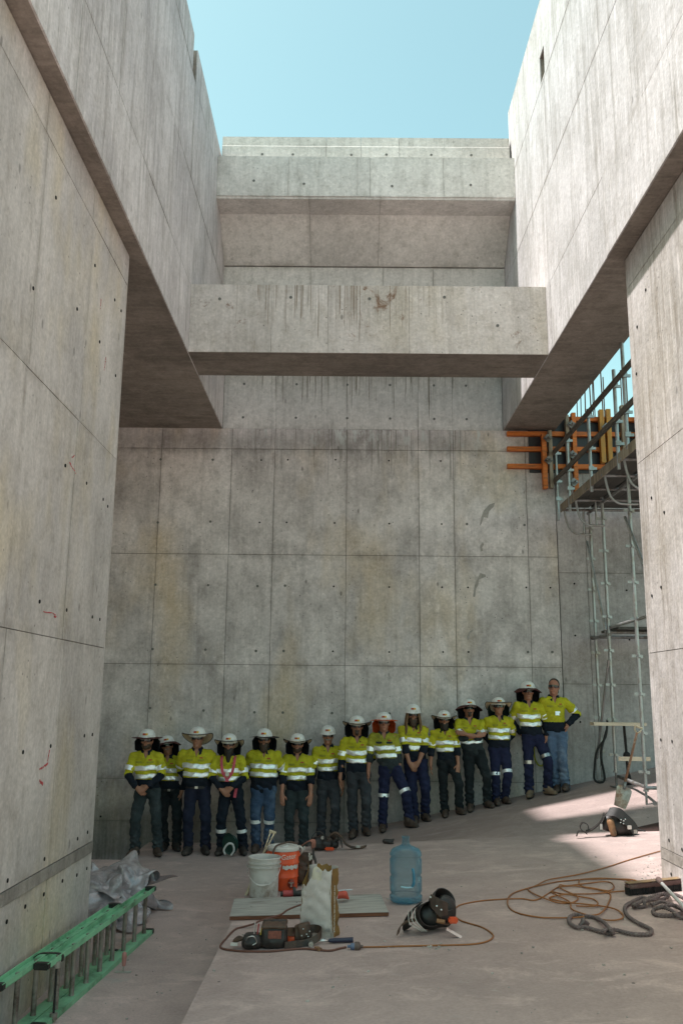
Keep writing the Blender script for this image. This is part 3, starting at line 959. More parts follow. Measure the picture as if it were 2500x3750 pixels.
# ================================================================== people: distance-field modelling
class Field:
    def __init__(s, lo, hi, h):
        s.h = h
        s.lo = np.array(lo, np.float32)
        n = np.ceil((np.array(hi) - np.array(lo)) / h).astype(int) + 2
        s.ax = [s.lo[i] + h * np.arange(n[i], dtype=np.float32) for i in range(3)]
        s.D = np.full(n, 1.0, np.float32)

    def sub(s, lo, hi):
        sl = []
        for i in range(3):
            a = max(0, int((lo[i] - s.lo[i]) / s.h))
            b = min(s.D.shape[i], int((hi[i] - s.lo[i]) / s.h) + 2)
            if b <= a:
                return None
            sl.append(slice(a, b))
        X = s.ax[0][sl[0]][:, None, None]
        Y = s.ax[1][sl[1]][None, :, None]
        Z = s.ax[2][sl[2]][None, None, :]
        return tuple(sl), X, Y, Z

    def comb(s, sl, d, k, op):
        a = s.D[sl]
        if op == 'u':
            if k > 0:
                hh = np.maximum(k - np.abs(a - d), 0) / k
                s.D[sl] = np.minimum(a, d) - hh * hh * k * .25
            else:
                s.D[sl] = np.minimum(a, d)
        else:
            s.D[sl] = np.maximum(a, -d)

    def cone(s, a, b, ra, rb, k=.02, op='u', sq=(1, 1, 1)):
        a = np.array(a, np.float32)
        b = np.array(b, np.float32)
        R = max(ra, rb) + k + 3 * s.h
        r = s.sub(np.minimum(a, b) - R, np.maximum(a, b) + R)
        if r is None:
            return s
        sl, X, Y, Z = r
        d = b - a
        L = max(float(d @ d), 1e-9)
        t = np.clip(((X - a[0]) * d[0] + (Y - a[1]) * d[1] + (Z - a[2]) * d[2]) / L, 0, 1)
        q = np.sqrt(((X - a[0] - t * d[0]) / sq[0]) ** 2 + ((Y - a[1] - t * d[1]) / sq[1]) ** 2 + ((Z - a[2] - t * d[2]) / sq[2]) ** 2) - (ra + (rb - ra) * t)
        s.comb(sl, q, k, op)
        return s

    def ell(s, c, r, R=None, k=.02, op='u'):
        c = np.array(c, np.float32)
        M = max(r) + k + 3 * s.h
        q = s.sub(c - M, c + M)
        if q is None:
            return s
        sl, X, Y, Z = q
        x, y, z = X - c[0], Y - c[1], Z - c[2]
        if R is not None:
            x, y, z = (R[0][0] * x + R[1][0] * y + R[2][0] * z, R[0][1] * x + R[1][1] * y + R[2][1] * z, R[0][2] * x + R[1][2] * y + R[2][2] * z)
        k0 = np.sqrt((x / r[0]) ** 2 + (y / r[1]) ** 2 + (z / r[2]) ** 2)
        k1 = np.sqrt((x / r[0] ** 2) ** 2 + (y / r[1] ** 2) ** 2 + (z / r[2] ** 2) ** 2) + 1e-6
        s.comb(sl, k0 * (k0 - 1) / k1, k, op)
        return s

    def box(s, c, hf, R=None, rd=.01, k=.01, op='u'):
        c = np.array(c, np.float32)
        M = float(np.linalg.norm(hf)) + k + 3 * s.h
        q = s.sub(c - M, c + M)
        if q is None:
            return s
        sl, X, Y, Z = q
        x, y, z = X - c[0], Y - c[1], Z - c[2]
        if R is not None:
            x, y, z = (R[0][0] * x + R[1][0] * y + R[2][0] * z, R[0][1] * x + R[1][1] * y + R[2][1] * z, R[0][2] * x + R[1][2] * y + R[2][2] * z)
        qx, qy, qz = np.abs(x) - hf[0] + rd, np.abs(y) - hf[1] + rd, np.abs(z) - hf[2] + rd
        d = np.sqrt(np.maximum(qx, 0) ** 2 + np.maximum(qy, 0) ** 2 + np.maximum(qz, 0) ** 2) + np.minimum(np.maximum(qx, np.maximum(qy, qz)), 0) - rd
        s.comb(sl, d, k, op)
        return s

    def grid(s):
        return s.ax[0][:, None, None], s.ax[1][None, :, None], s.ax[2][None, None, :]

    def mesh(s):
        D = s.D
        S = D < 0
        c = [S[i:S.shape[0] - 1 + i, j:S.shape[1] - 1 + j, k:S.shape[2] - 1 + k] for i in (0, 1) for j in (0, 1) for k in (0, 1)]
        cnt = sum(a.astype(np.int8) for a in c)
        act = (cnt > 0) & (cnt < 8)
        I = np.argwhere(act)
        if len(I) == 0:
            return np.zeros((0, 3)), np.zeros((0, 4), int)
        idx = np.full(act.shape, -1, np.int32)
        idx[act] = np.arange(len(I))
        corn = [(i, j, k) for i in (0, 1) for j in (0, 1) for k in (0, 1)]
        V = np.stack([D[I[:, 0] + i, I[:, 1] + j, I[:, 2] + k] for i, j, k in corn], 1)
        acc = np.zeros((len(I), 3), np.float32)
        num = np.zeros(len(I), np.float32)
        for a in range(8):
            for b in range(a + 1, 8):
                ca, cb = np.array(corn[a]), np.array(corn[b])
                if abs(ca - cb).sum() != 1:
                    continue
                va, vb = V[:, a], V[:, b]
                x = (va < 0) != (vb < 0)
                t = np.where(x, va / np.where(x, va - vb, 1), 0)
                p = ca[None] + t[:, None] * (cb - ca)[None]
                acc += np.where(x[:, None], p, 0)
                num += x
        P = (I + acc / num[:, None]) * s.h + s.lo
        Q = []
        for axis in range(3):
            u, w = [(1, 2), (2, 0), (0, 1)][axis]
            sa = [slice(None)] * 3
            sb = [slice(None)] * 3
            sa[axis] = slice(0, -1)
            sb[axis] = slice(1, None)
            A, B = S[tuple(sa)], S[tuple(sb)]
            E = np.argwhere(A != B)
            E = E[(E[:, u] > 0) & (E[:, w] > 0) & (E[:, u] < D.shape[u] - 1) & (E[:, w] < D.shape[w] - 1)]
            if not len(E):
                continue
            f = A[E[:, 0], E[:, 1], E[:, 2]]

            def cell(du, dw):
                e = E.copy()
                e[:, u] += du
                e[:, w] += dw
                return idx[e[:, 0], e[:, 1], e[:, 2]]
            q = np.stack([cell(-1, -1), cell(0, -1), cell(0, 0), cell(-1, 0)], 1)
            q[~f] = q[~f][:, ::-1]
            Q.append(q)
        return P, np.concatenate(Q)


def cloth_mat(name, col, dirt=None, amt=0.0, rough=.85, wscale=9.0, bump=.5):
    m = NM(name)
    v = m.obj
    n = m.noise(v, wscale, 4, .65)
    wr = m.noise(m.scale(v, (1, 1, 1.8)), 11, 3, .7, 1.2)
    c = m.mix(m.rng(n, .3, .72), tuple(q * .8 for q in col), tuple(min(1, q * 1.15) for q in col))
    if dirt:
        d = m.noise(m.scale(v, (1, 1, .7), (3, 1, 5)), 4.0, 4, .7)
        c = m.mix(m.rng(d, .52, .72, 0, amt), c, dirt)
    m.set(col=c, rough=rough, spec=.2)
    m.bump(wr, bump, .035)
    return m.m


M_YEL = cloth_mat('hi_vis_yellow', (.52, .475, .028), (.26, .22, .03), .5)
M_YELD = cloth_mat('hi_vis_yellow_dirty', (.36, .34, .04), (.10, .10, .035), .75)
M_NAVY = cloth_mat('navy_drill', (.012, .016, .026))
M_CHAR = cloth_mat('charcoal_drill', (.035, .042, .045), (.07, .075, .07), .5)
M_TEAL = cloth_mat('washed_teal_denim', (.034, .043, .047), (.075, .085, .09), .7)
M_DENIM = cloth_mat('blue_denim', (.045, .075, .135), (.12, .16, .23), .75)
M_JEANL = cloth_mat('faded_blue_denim', (.10, .15, .24), (.24, .30, .38), .8)
M_GREYT = cloth_mat('grey_work_trousers', (.045, .047, .055), (.10, .10, .108), .7)
M_ROYAL = cloth_mat('royal_navy_drill', (.020, .023, .060), (.010, .011, .022), .45)
M_DKT = cloth_mat('dark_slate_trousers', (.017, .021, .024), (.045, .05, .052), .6)
M_SKIN = plain('tanned_skin', (.36, .165, .105), .5, var=.14, scale=25, spec=.4)
M_SKIN2 = plain('ruddy_skin', (.40, .175, .115), .5, var=.14, scale=25, spec=.4)
M_HELM = plain('white_hard_hat_plastic', (.78, .76, .74), .32, var=.06, scale=9, dirt=(.42, .36, .30), dirt_amt=.25)
M_GLASS = plain('black_sunglass_lens', (.006, .006, .007), .08, var=.05, spec=.8)
M_TAN = cloth_mat('tan_brim_straw', (.68, .55, .40), (.45, .35, .24), .35)
M_DKB = cloth_mat('dark_brim_cloth', (.03, .02, .022))
M_MAR = cloth_mat('maroon_brim_cloth', (.085, .03, .028))
M_ORB = cloth_mat('orange_brim_cloth', (.62, .10, .025), (.3, .06, .03), .4)
M_FLAP = cloth_mat('black_neck_flap', (.016, .018, .024))
M_FLAPG = cloth_mat('dark_green_neck_flap', (.012, .026, .024))
M_BOOT = plain('brown_boot_leather', (.06, .036, .026), .62, var=.3, scale=18, dirt=(.15, .11, .085), dirt_amt=.3, bump=.3)
M_SOLE = plain('black_boot_sole', (.018, .017, .017), .8)
M_HAIRD = plain('dark_hair', (.022, .015, .011), .6, var=.3, scale=60)
M_HAIRB = plain('brown_hair', (.055, .030, .018), .6, var=.4, scale=60)
M_HAIRG = plain('grey_stubble', (.26, .23, .20), .7, var=.3, scale=60)
M_DREAD = plain('blonde_brown_dreadlock_hair', (.19, .11, .055), .8, var=.5, scale=40, bump=.6)
M_LOGR = plain('logo_red', (.42, .06, .02), .6, var=.2, scale=90)
M_LOGY = plain('logo_amber', (.72, .42, .02), .6, var=.05)
M_BELT = plain('black_leather_belt', (.015, .013, .012), .5)
M_BUCK = plain('steel_buckle', (.55, .54, .52), .3, 1.0)
M_PINK = cloth_mat('red_pink_harness_webbing', (.62, .11, .15))


def tape_mat():
    # silver bead tape: shine put in by tilting normals up to mirror bright sky
    m = NM('silver_reflective_tape')
    a = m.nt.nodes.new('ShaderNodeVectorMath')
    a.operation = 'ADD'
    m.L(m.geo.outputs['Normal'], a.inputs[0])
    a.inputs[1].default_value = (0, 0, .17)
    b = m.nt.nodes.new('ShaderNodeVectorMath')
    b.operation = 'NORMALIZE'
    m.L(a.outputs[0], b.inputs[0])
    m.L(b.outputs[0], m.b.inputs['Normal'])
    n = m.noise(m.scale(m.obj, (14, 14, 3)), 2, 3, .7)
    c = m.mix(m.rng(n, .70, .76), (1.0, 1.0, 1.0), (.85, .86, .87))
    m.set(col=c, rough=.38, metal=.6, spec=1.0)
    return m.m


M_TAPE = tape_mat()


def ik(a, b, la, lb, pole):
    a, b, pole = np.array(a, float), np.array(b, float), np.array(pole, float)
    d = b - a
    L = np.linalg.norm(d)
    L2 = min(L, (la + lb) * .999)
    d = d / L
    b2 = a + d * L2
    x = (la * la - lb * lb + L2 * L2) / (2 * L2)
    hgt = math.sqrt(max(la * la - x * x, 0))
    p = pole - d * (pole @ d)
    p /= np.linalg.norm(p) + 1e-9
    return a + d * x + p * hgt, b2


def rot_xyz(pitch, yaw, roll):
    """head turn: pitch>0 chin up, yaw>0 turns face to +x, roll>0 leans to +x"""
    return np.array((Matrix.Rotation(yaw, 3, 'Z') @ Matrix.Rotation(-pitch, 3, 'X') @ Matrix.Rotation(roll, 3, 'Y')))


# ---- shared head gear meshes in head space (origin at head centre, face towards -y)
def share(o):
    me = o.data
    bpy.data.objects.remove(o)
    return me


def dome_pts():
    mb = MB()
    rings = 12
    n = 28
    V = []
    for i in range(rings + 1):
        t = i / rings
        ph = t * math.pi / 2
        for k in range(n):
            an = 2 * math.pi * k / n
            rx, ry = .116, .136
            cx, sy = math.cos(an), math.sin(an)
            r = math.cos(ph) ** .8
            z = .042 + .118 * math.sin(ph)
            ridge = .006 * math.exp(-(cx / .16) ** 2) * math.sin(ph) * (1 if t < .97 else .5)
            ridge += .0045 * math.exp(-((abs(cx) - .42) / .1) ** 2) * math.sin(ph) * .8 * (t < .9)
            x, y = rx * r * cx, ry * r * sy
            if i == 0:
                # small gutter lip, longer peak in front
                k_ = 1.07 + (.26 * max(0, -sy) ** 2.2)
                x, y, z = x * 1.06, y * k_, .034 - .014 * max(0, -sy) ** 2
            if i == 1:
                x, y = x * 1.02, y * 1.02
                z = .045
            V.append((x, y, z + ridge))
    F = []
    for i in range(rings):
        for k in range(n):
            k2 = (k + 1) % n
            F.append((i * n + k, i * n + k2, (i + 1) * n + k2, (i + 1) * n + k))
    # inside floor
    base = len(V)
    V += [(x * .9, y * .86, .048) for x, y, z in V[:n]]
    for k in range(n):
        k2 = (k + 1) % n
        F.append((k2, k, base + k, base + k2))
    F.append(tuple(base + k for k in range(n)))
    return mb.raw(V, F)


ME_HELM = share(dome_pts().build('hard_hat', M_HELM, smooth=True, auto=50))


def patch(x0, x1, z0, z1):
    """little decal on the front of the dome"""
    def P(x, z):
        s = min(1, max(-1, (z - .042) / .118))
        r = math.cos(math.asin(s)) ** .8
        cx = x / (.116 * max(r, .05))
        return (x, -.136 * r * math.sqrt(max(0, 1 - cx * cx)) - .010, z)
    return [[P(x0 + (x1 - x0) * i / 4, z0 + (z1 - z0) * j / 2) for j in range(3)] for i in range(5)]


ME_LOGO_R = share(MB().sheet(patch(-.036, .006, .078, .102), .002).build('helmet_decal', M_LOGR))
ME_LOGO_Y = share(MB().sheet(patch(.007, .034, .078, .102), .002).build('helmet_decal', M_LOGY))


def brim_grid(kind, seed=0):
    rnd = random.Random(seed)
    ph = rnd.uniform(0, 6)
    G = []
    for i in range(41):
        an = 2 * math.pi * i / 40
        c, s_ = math.cos(an), math.sin(an)
        row = []
        for j in range(7):
            t = j / 6
            if kind == 'flat':
                R = .112 + .088 * t
                z = .046 - .012 * t + .006 * t * math.sin(2 * an + ph)
                x, y = R * c * 1.08, R * s_ * 1.15
            elif kind == 'droop':
                R = .112 + .092 * t
                z = .050 - .05 * t ** 1.6 * (.35 + .9 * abs(c)) + .010 * t * math.sin(3 * an + ph) - .03 * t * max(0, s_)
                x, y = R * c * 1.05, R * s_ * 1.18
            elif kind == 'tan':
                R = .112 + .080 * t
                z = .052 - t * .15 * max(0, s_ * .8 + .2) ** 1.2 + .022 * t * t * abs(c) ** 2 + .004 * t * max(0, -s_)
                x, y = R * c * 1.12, R * s_ * 1.12
            else:  # curl
                R = .112 + .070 * t
                z = .050 + .030 * t * t * abs(c) ** 1.5 - .012 * t * max(0, -s_) - .10 * t * max(0, s_ * .85 + .15)
                x, y = R * c * 1.15, R * s_ * 1.15
            row.append((x, y, z))
        G.append(row)
    return G


ME_BRIM, ME_TRIM = {}, {}
for kd in ('flat', 'droop', 'tan', 'curl'):
    for sd in range(3):
        g_ = brim_grid(kd, sd)
        ME_BRIM[kd, sd] = share(MB().sheet(g_, .004).build('hat_brim', M_DKB, smooth=True, auto=60))
        ME_TRIM[kd, sd] = share(MB().tube([r[-1] for r in g_], .0055, 6, cap=False).build('brim_edge', M_FLAP, smooth=True))


def flap_grid(w=1.0, ln=.25, seed=0):
    rnd = random.Random(seed)
    ph = rnd.uniform(0, 6)
    G = []
    for i in range(25):
        a = math.radians(-4 + 188 * i / 24)
        row = []
        for j in range(7):
            t = j / 6
            R = .128 + .045 * min(1, t * 3.0) * w - .012 * t
            R *= 1 + .035 * math.sin(7 * a + ph) * t
            e = abs(math.cos(a))
            z = .045 - (ln * (1 - .25 * e ** 6)) * t + .01 * math.sin(5 * a + ph) * t
            row.append((R * math.cos(a) * 1.05, R * math.sin(a) * 1.1 + .01, z))
        G.append(row)
    return G


ME_FLAP = [share(MB().sheet(flap_grid(1, .235, i), .004).build('neck_flap', M_FLAP, smooth=True, auto=60)) for i in range(2)]


def glasses():
    mb = MB()
    G = []
    for i in range(21):
        a = math.radians(-78 + 156 * i / 20)
        hh = .021 * (1 - .35 * abs(a / 1.36) ** 3)
        nose = math.exp(-(a / .14) ** 2)
        x = .080 * math.sin(a)
        y = -.098 * math.cos(a) ** .8 - .004 + .004 * nose
        G.append([(x, y, .012 + hh), (x, y - .002, .012), (x, y, .012 - hh * (1 - .85 * nose))])
    mb.sheet(G, .004)
    for s_ in (-1, 1):
        mb.bar((s_ * .079, -.024, .018), (s_ * .083, .035, .012), .004, .009)
    return mb


ME_GLASS = share(glasses().build('sunglasses', M_GLASS, smooth=True, auto=60))


def boot_mesh(mat):
    F = Field((-.09, -.23, -.02), (.09, .14, .26), .011)
    F.cone((0, .062, .048), (0, -.05, .052), .046, .05, .03)
    F.cone((0, -.05, .05), (0.004, -.145, .045), .05, .045, .04, sq=(1.02, 1, .95))
    F.cone((0, .055, .06), (0, .05, .19), .052, .060, .03)
    F.cone((0, .03, .11), (0, -.05, .075), .047, .04, .03)
    X, Y, Z = F.grid()
    F.D = np.maximum(F.D, .002 - Z)
    F.D = np.maximum(F.D, Z - .185)
    P, Q = F.mesh()
    cz = P[Q].mean(1)[:, 2]
    o = fast_mesh('boot', P, Q, [mat, M_SOLE], (cz < .026).astype(int))
    return share(o)


ME_BOOT = [boot_mesh(M_BOOT), boot_mesh(plain('tan_boot_leather', (.21, .14, .09), .7, var=.35, scale=14, dirt=(.08, .055, .04), dirt_amt=.5, bump=.3)),
           boot_mesh(plain('dark_boot_leather', (.035, .026, .022), .6, var=.3, scale=18, dirt=(.16, .13, .11), dirt_amt=.2, bump=.3))]


def hand(F, w, d, pn, th, curl=.35, k=.007):
    """palm + four fingers + thumb. w wrist, d direction, pn palm normal (fingers curl that way), th thumb side"""
    w, d, pn, th = (np.array(q, float) for q in (w, d, pn, th))
    d /= np.linalg.norm(d)
    pn = pn - d * (pn @ d)
    pn /= np.linalg.norm(pn) + 1e-9
    ac = np.cross(d, pn)
    if ac @ th < 0:
        ac = -ac
    R = np.stack([ac, d, pn], 1)
    F.ell(w + d * .052, (.041, .058, .019), R, .02)
    F.cone(w - d * .02, w + d * .02, .027, .026, .02)
    for off, ln, cu in ((.030, .072, .85), (.010, .084, 1.0), (-.011, .078, 1.1), (-.030, .060, 1.25)):
        b = w + d * (.098 - abs(off) * .25) + ac * off
        c1 = curl * cu
        d1 = d * math.cos(c1 * .6) + pn * math.sin(c1 * .6)
        d2 = d * math.cos(c1 * 1.8) + pn * math.sin(c1 * 1.8)
        m_ = b + d1 * ln * .55
        F.cone(b - d * .012, m_, .0105, .0098, k)
        F.cone(m_, m_ + d2 * ln * .5, .0098, .0082, k)
    b = w + d * .028 + ac * .034
    d1 = (d * .62 + ac * .62 + pn * .35)
    d1 /= np.linalg.norm(d1)
    m_ = b + d1 * .04
    d2 = d * .9 + ac * .1 + pn * .3
    d2 /= np.linalg.norm(d2)
    F.cone(b - d1 * .012, m_, .0145, .012, .012)
    F.cone(m_, m_ + d2 * .033, .0118, .0095, k)


def ring(c, ax, r0, r1, hgt, mat, parent, name, n=20, thick=.004, sq=(1, 1)):
    """tape band round a limb: axis ax, radius r0 at the lower edge, r1 at the upper"""
    ax = Vector(ax).normalized()
    q = ax.to_track_quat('Z', 'Y').to_matrix()
    prof = [(r0, -hgt / 2), (r0 + thick, -hgt / 2), (r1 + thick, hgt / 2), (r1, hgt / 2)]
    return MB().lathe(prof, n, c, q, closed=True).build(name, mat, parent, smooth=True, auto=50)


def make_person(S):
    rnd = random.Random(S['seed'])
    root = thing('person', S['label'], 'person', S['loc'], S.get('rz', 0.0), 'work crew lined up along the wall')
    sc = S['h'] / 1.80
    root.scale = (sc, sc, sc)
    B = S.get('bulk', 1.0) * 1.06
    fat = S.get('fat', 0.0)
    sx, sy = S.get('sh', (0, .02))
    hx, hy = S.get('hip', (0, .03))
    hz = S.get('hz', 0.0)
    tilt = S.get('tilt', 0.0)
    tw = S.get('twist', 0.0)
    ct, st_ = math.cos(tw), math.sin(tw)
    shz = 1.435 + hz
    SH = [np.array([sx + s_ * .180 * B * ct, sy + s_ * .18 * st_, shz + s_ * tilt]) for s_ in (-1, 1)]
    HJ = [np.array([hx + s_ * .088, hy, .915 + hz]) for s_ in (-1, 1)]
    feet = S['feet']
    AN, KN = [], []
    for i in (0, 1):
        fx, fy, fyaw = feet[i][:3]
        fz = feet[i][3] if len(feet[i]) > 3 else 0.0
        an = np.array([fx, fy, .10 + fz])
        ka = math.radians(fyaw)
        kn, an2 = ik(HJ[i], an, .425, .42, (math.sin(ka) * .9 + S.get('kout', 0) * (-1, 1)[i], -1.0, .05))
        AN.append(an)
        KN.append(kn)
    # arms
    EL, WR, HD = [], [], []
    for i, s_ in ((0, -1), (1, 1)):
        pose = S['arms'][i]
        sh = SH[i]
        if pose == 'hang':
            w = (sh[0] + s_ * .065, sy - .035, .86 + hz); pole = (s_ * .7, .7, 0); hd = ((s_ * .02, -.12, -1), (-s_, -.1, 0), (0, -1, .0), .35)
        elif pose == 'thigh':
            w = (sh[0] + s_ * .04, sy - .13, .89 + hz); pole = (s_ * .9, .5, 0); hd = ((-s_ * .1, -.25, -1), (-s_ * .2, .9, 0), (-s_ * 1, -.3, .0), .25)
        elif pose == 'clasp':
            w = (sx + s_ * .085, sy - .20, 1.005 + hz + s_ * .012); pole = (s_ * 1, .35, -.1); hd = ((-s_ * .75, -.12, -.62), (0, .9, -.2), (0, -.3, 1), .55)
        elif pose == 'clasp_low':
            w = (sx + s_ * .075, sy - .19, .925 + hz + s_ * .012); pole = (s_ * 1, .45, 0); hd = ((-s_ * .6, -.1, -.78), (0, .9, -.2), (0, -.5, .5), .5)
        elif pose == 'behind':
            w = (sx + s_ * .10, sy + .15, .98 + hz); pole = (s_ * 1, .5, 0); hd = ((-s_ * .7, .1, -.6), (0, .9, 0), (0, 0, 1), .3)
        elif pose == 'cross':
            w = (sx - s_ * .09, sy - .215 - (.03 if s_ > 0 else 0), 1.215 + hz + (.03 if s_ > 0 else .0)); pole = (s_ * .8, -.1, -1); hd = ((-s_ * .95, .1, .22), (0, 1, 0), (0, 0, 1), .3)
        elif pose == 'hip':
            w = (hx + s_ * .185, hy - .03, 1.05 + hz); pole = (s_ * 1, .25, .1); hd = ((-s_ * .35, -.3, -.9), (-s_, .2, .0), (0, -1, 0), .5)
        elif pose == 'pocket':
            w = (hx + s_ * .20, hy - .07, .93 + hz); pole = (s_ * 1, .6, 0); hd = ((-s_ * .15, -.1, -1), (-s_, 0, 0), (0, -1, 0), .4)
        else:
            w, pole, hd = pose
            w = (w[0], w[1], w[2] + hz)
        e, w2 = ik(sh, w, .29, .265, pole)
        EL.append(e)
        WR.append(w2)
        HD.append(hd)
    hp, hyw, hr = S.get('head', (0, 0, 0))
    RH = rot_xyz(math.radians(hp), math.radians(hyw), math.radians(hr))
    NB = np.array([sx, sy + .005, 1.49 + hz])
    HC = NB + np.array([math.sin(math.radians(hr)) * .12 + S.get('hdx', 0), -.028, .165])
    HS = 1.08
    HT = lambda p: HC + RH @ (np.array(p, float) * HS)

    # ---------------- body: one continuous surface
    allp = np.array(SH + EL + WR + KN + AN + [HC, (hx, hy, .9)])
    lo = allp.min(0) - .24
    hi = allp.max(0) + .24
    lo[2] = min(AN[0][2], AN[1][2]) - .13
    F = Field(lo, hi, .0085)
    F.ell((sx, sy, 1.32 + hz), (.150 * B, .100, .17), k=.05)
    F.ell(((sx + hx) / 2, (sy + hy) / 2, 1.12 + hz), (.138 * B, .098 + fat * .5, .2), k=.06)
    F.ell((hx, hy, .95 + hz), (.148, .10, .12), k=.05)
    F.cone(SH[0], NB - [0, 0, .05], .048, .055, .04)
    F.cone(SH[1], NB - [0, 0, .05], .048, .055, .04)
    for i, s_ in ((0, -1), (1, 1)):
        F.cone(HJ[i], KN[i], .078, .052, .03)
        F.cone(KN[i], AN[i], .050, .036, .02)
        fya = math.radians(feet[i][2])
        F.cone(AN[i], AN[i] + np.array([.08 * math.sin(fya), -.08 * math.cos(fya), -.045]), .034, .026, .02)
        F.cone(SH[i], EL[i], .052, .042, .02)
        mid = EL[i] * .65 + WR[i] * .35
        F.cone(EL[i], mid, .040, .041, .02)
        F.cone(mid, WR[i], .041, .027, .02)
        hd = HD[i]
        hand(F, WR[i] + np.array(hd[0]) / np.linalg.norm(hd[0]) * .012, hd[0], hd[1], hd[2], hd[3])
    F.cone(NB - [0, 0, .06], HT((0, .022, -.05)), .068, .062, .03)
    F.ell(HT((0, .012, .035)), (0.08316, 0.1048, 0.09504), RH, .02)
    F.ell(HT((0, -.010, -.035)), (0.06804, 0.08424, 0.09072), RH, .03)
    F.cone(HT((0, -.086, .018)), HT((0, -.106, -.022)), .010, .0155, .012)
    F.cone(HT((-.012, -.09, -.026)), HT((.012, -.09, -.026)), .010, .010, .01)
    F.ell(HT((0, -.068, -.098)), (0.03024, 0.02376, 0.0216), RH, .02)
    F.cone(HT((-.03, -.078, .036)), HT((.03, -.078, .036)), .012, .012, .014)
    F.cone(HT((-.018, -.080, -.058)), HT((.018, -.080, -.058)), .0095, .0095, .006)
    for s_ in (-1, 1):
        F.ell(HT((s_ * .077, .012, -.004)), (0.0108, 0.02268, 0.03456), RH, .008)
    P, Q = F.mesh()
    body = fast_mesh('body', P, Q, S.get('skin', M_SKIN), None, root)

    # ---------------- shirt
    ph = [rnd.uniform(0, 6.28) for _ in range(8)]

    def wrinkle(X, Y, Z, amp):
        u = X * 26 + Z * 15 + Y * 12
        fold = 1 - 2 * np.abs(np.sin(u * .55 + 1.6 * np.sin(Z * 9 + ph[2]) + ph[1]))
        return amp * .8 * fold + amp * (np.sin(X * 31 + Z * 17 + ph[0]) * np.sin(Z * 38 - X * 12 + ph[1]) * .6 + np.sin(X * 60 - Z * 47 + Y * 20 + ph[2]) * .35 + np.sin(Z * 71 + Y * 40 + X * 25 + ph[3]) * .25)
    sleeve = S.get('sleeve', 'long')
    hem = S.get('hem', .955) + hz

    def torso(F):
        F.ell((sx, sy - .004, 1.325 + hz), (.172 * B, .122, .185), k=.05)
        F.ell(((sx + hx) / 2, (sy + hy) / 2 - fat * .35, 1.12 + hz), (.158 * B + fat * .5, .118 + fat, .22), k=.07)
        F.ell((hx, hy - fat * .2, .97 + hz), (.160 * B + fat * .3, .118 + fat * .5, .14), k=.06)
        for q in (0, 1):
            F.cone(SH[q] + [0, 0, -.012], NB + [(-.03, .03)[q], .005, -.045], .058, .066, .05)
    loS = np.minimum(np.array(SH + EL + WR).min(0) - .12, [sx - .3, sy - .3, hem - .03])
    hiS = np.maximum(np.array(SH + EL).max(0) + .12, [sx + .3, sy + .3, 1.6 + hz])
    F = Field(loS, hiS, .0115)
    torso(F)
    seg = []
    for i in (0, 1):
        F.cone(SH[i] + [(.012, -.012)[i], 0, -.012], SH[i] * .45 + EL[i] * .55, .064 * B ** .5, .066 * B ** .5, .03)
        F.cone(SH[i] * .45 + EL[i] * .55, EL[i], .066 * B ** .5, .058, .03)
        seg.append((SH[i], EL[i]))
        if sleeve == 'long':
            e2 = EL[i] * .12 + WR[i] * .88
            F.cone(EL[i], e2, .057, .045, .016)
            F.cone(e2, e2 + (WR[i] - EL[i]) * .01, .047, .047, .008)
        else:
            q = .30
            e2 = EL[i] * (1 - q) + WR[i] * q
            F.cone(EL[i], e2, .056, .055, .012)
            F.cone(EL[i] * (1 - q * .6) + WR[i] * q * .6, e2, .060, .060, .006)
    X, Y, Z = F.grid()
    F.D = F.D + wrinkle(X, Y, Z, .0078) + .004 * np.sin((X - sx) * 55 + ph[4]) * np.clip((1.2 + hz - Z) / .2, 0, 1)
    zv = S.get('vneck', 1.385) + hz
    wd = np.maximum(np.maximum(np.abs(X - sx - .004) - (Z - zv) * .34, Y - (sy - .02)), Z - (1.56 + hz))
    F.D = np.maximum(F.D, -wd)
    nd = np.maximum(np.sqrt((X - NB[0]) ** 2 + ((Y - NB[1] + .005) * 1.0) ** 2) - .072, (1.44 + hz) - Z)
    F.D = np.maximum(F.D, -nd)
    F.D = np.maximum(F.D, hem - Z)
    P, Q = F.mesh()
    C = P[Q].mean(1)
    # two-tone: yellow yoke and upper sleeves, navy below
    dT = np.full(len(C), 9.0)
    mi = (C[:, 2] < S.get('split', 1.10) + hz).astype(int)
    for i in (0, 1):
        a, b = seg[i]
        d = b - a
        t = np.clip(((C - a) @ d) / (d @ d), 0, 1)
        da = np.linalg.norm(C - (a + t[:, None] * d), axis=1)
        d2 = WR[i] - b
        t2 = np.clip(((C - b) @ d2) / (d2 @ d2), 0, 1)
        db = np.linalg.norm(C - (b + t2[:, None] * d2), axis=1)
        upper = (da < .083) & (da <= db + .002)
        fore = (db < .075) & (db < da)
        lim = 1.01 if sleeve == 'long' else .93
        mi[upper & (t < lim) & (t > .25)] = 0
        mi[upper & (t >= lim)] = 1
        mi[fore] = 1
    ysh = S.get('yellow', M_YEL)
    shirt = fast_mesh('shirt', P, Q, [ysh, S.get('navy', M_NAVY)], mi, root)
    # collar
    G = []
    for i in range(23):
        a = math.radians(-158 + 316 * i / 22)
        e = abs(a) / math.radians(158)
        cx, cy = math.sin(a), math.cos(a)
        r0, r1 = .070, .098 + .016 * e
        top = 1.545 - .035 * e ** 2
        bot = 1.488 - .062 * e ** 4 - .01 * e
        row = []
        for t in (0, .25, .6, 1):
            r = r0 + (r1 - r0) * t
            row.append((NB[0] + cx * r * (1 + .1 * e * t), NB[1] + cy * r * 1.0, (top + (bot - top) * t + (.012 if t == .25 else 0)) + hz))
        G.append(row)
    MB().sheet(G, .005).build('collar', S.get('navy', M_NAVY), shirt, smooth=True, auto=60)
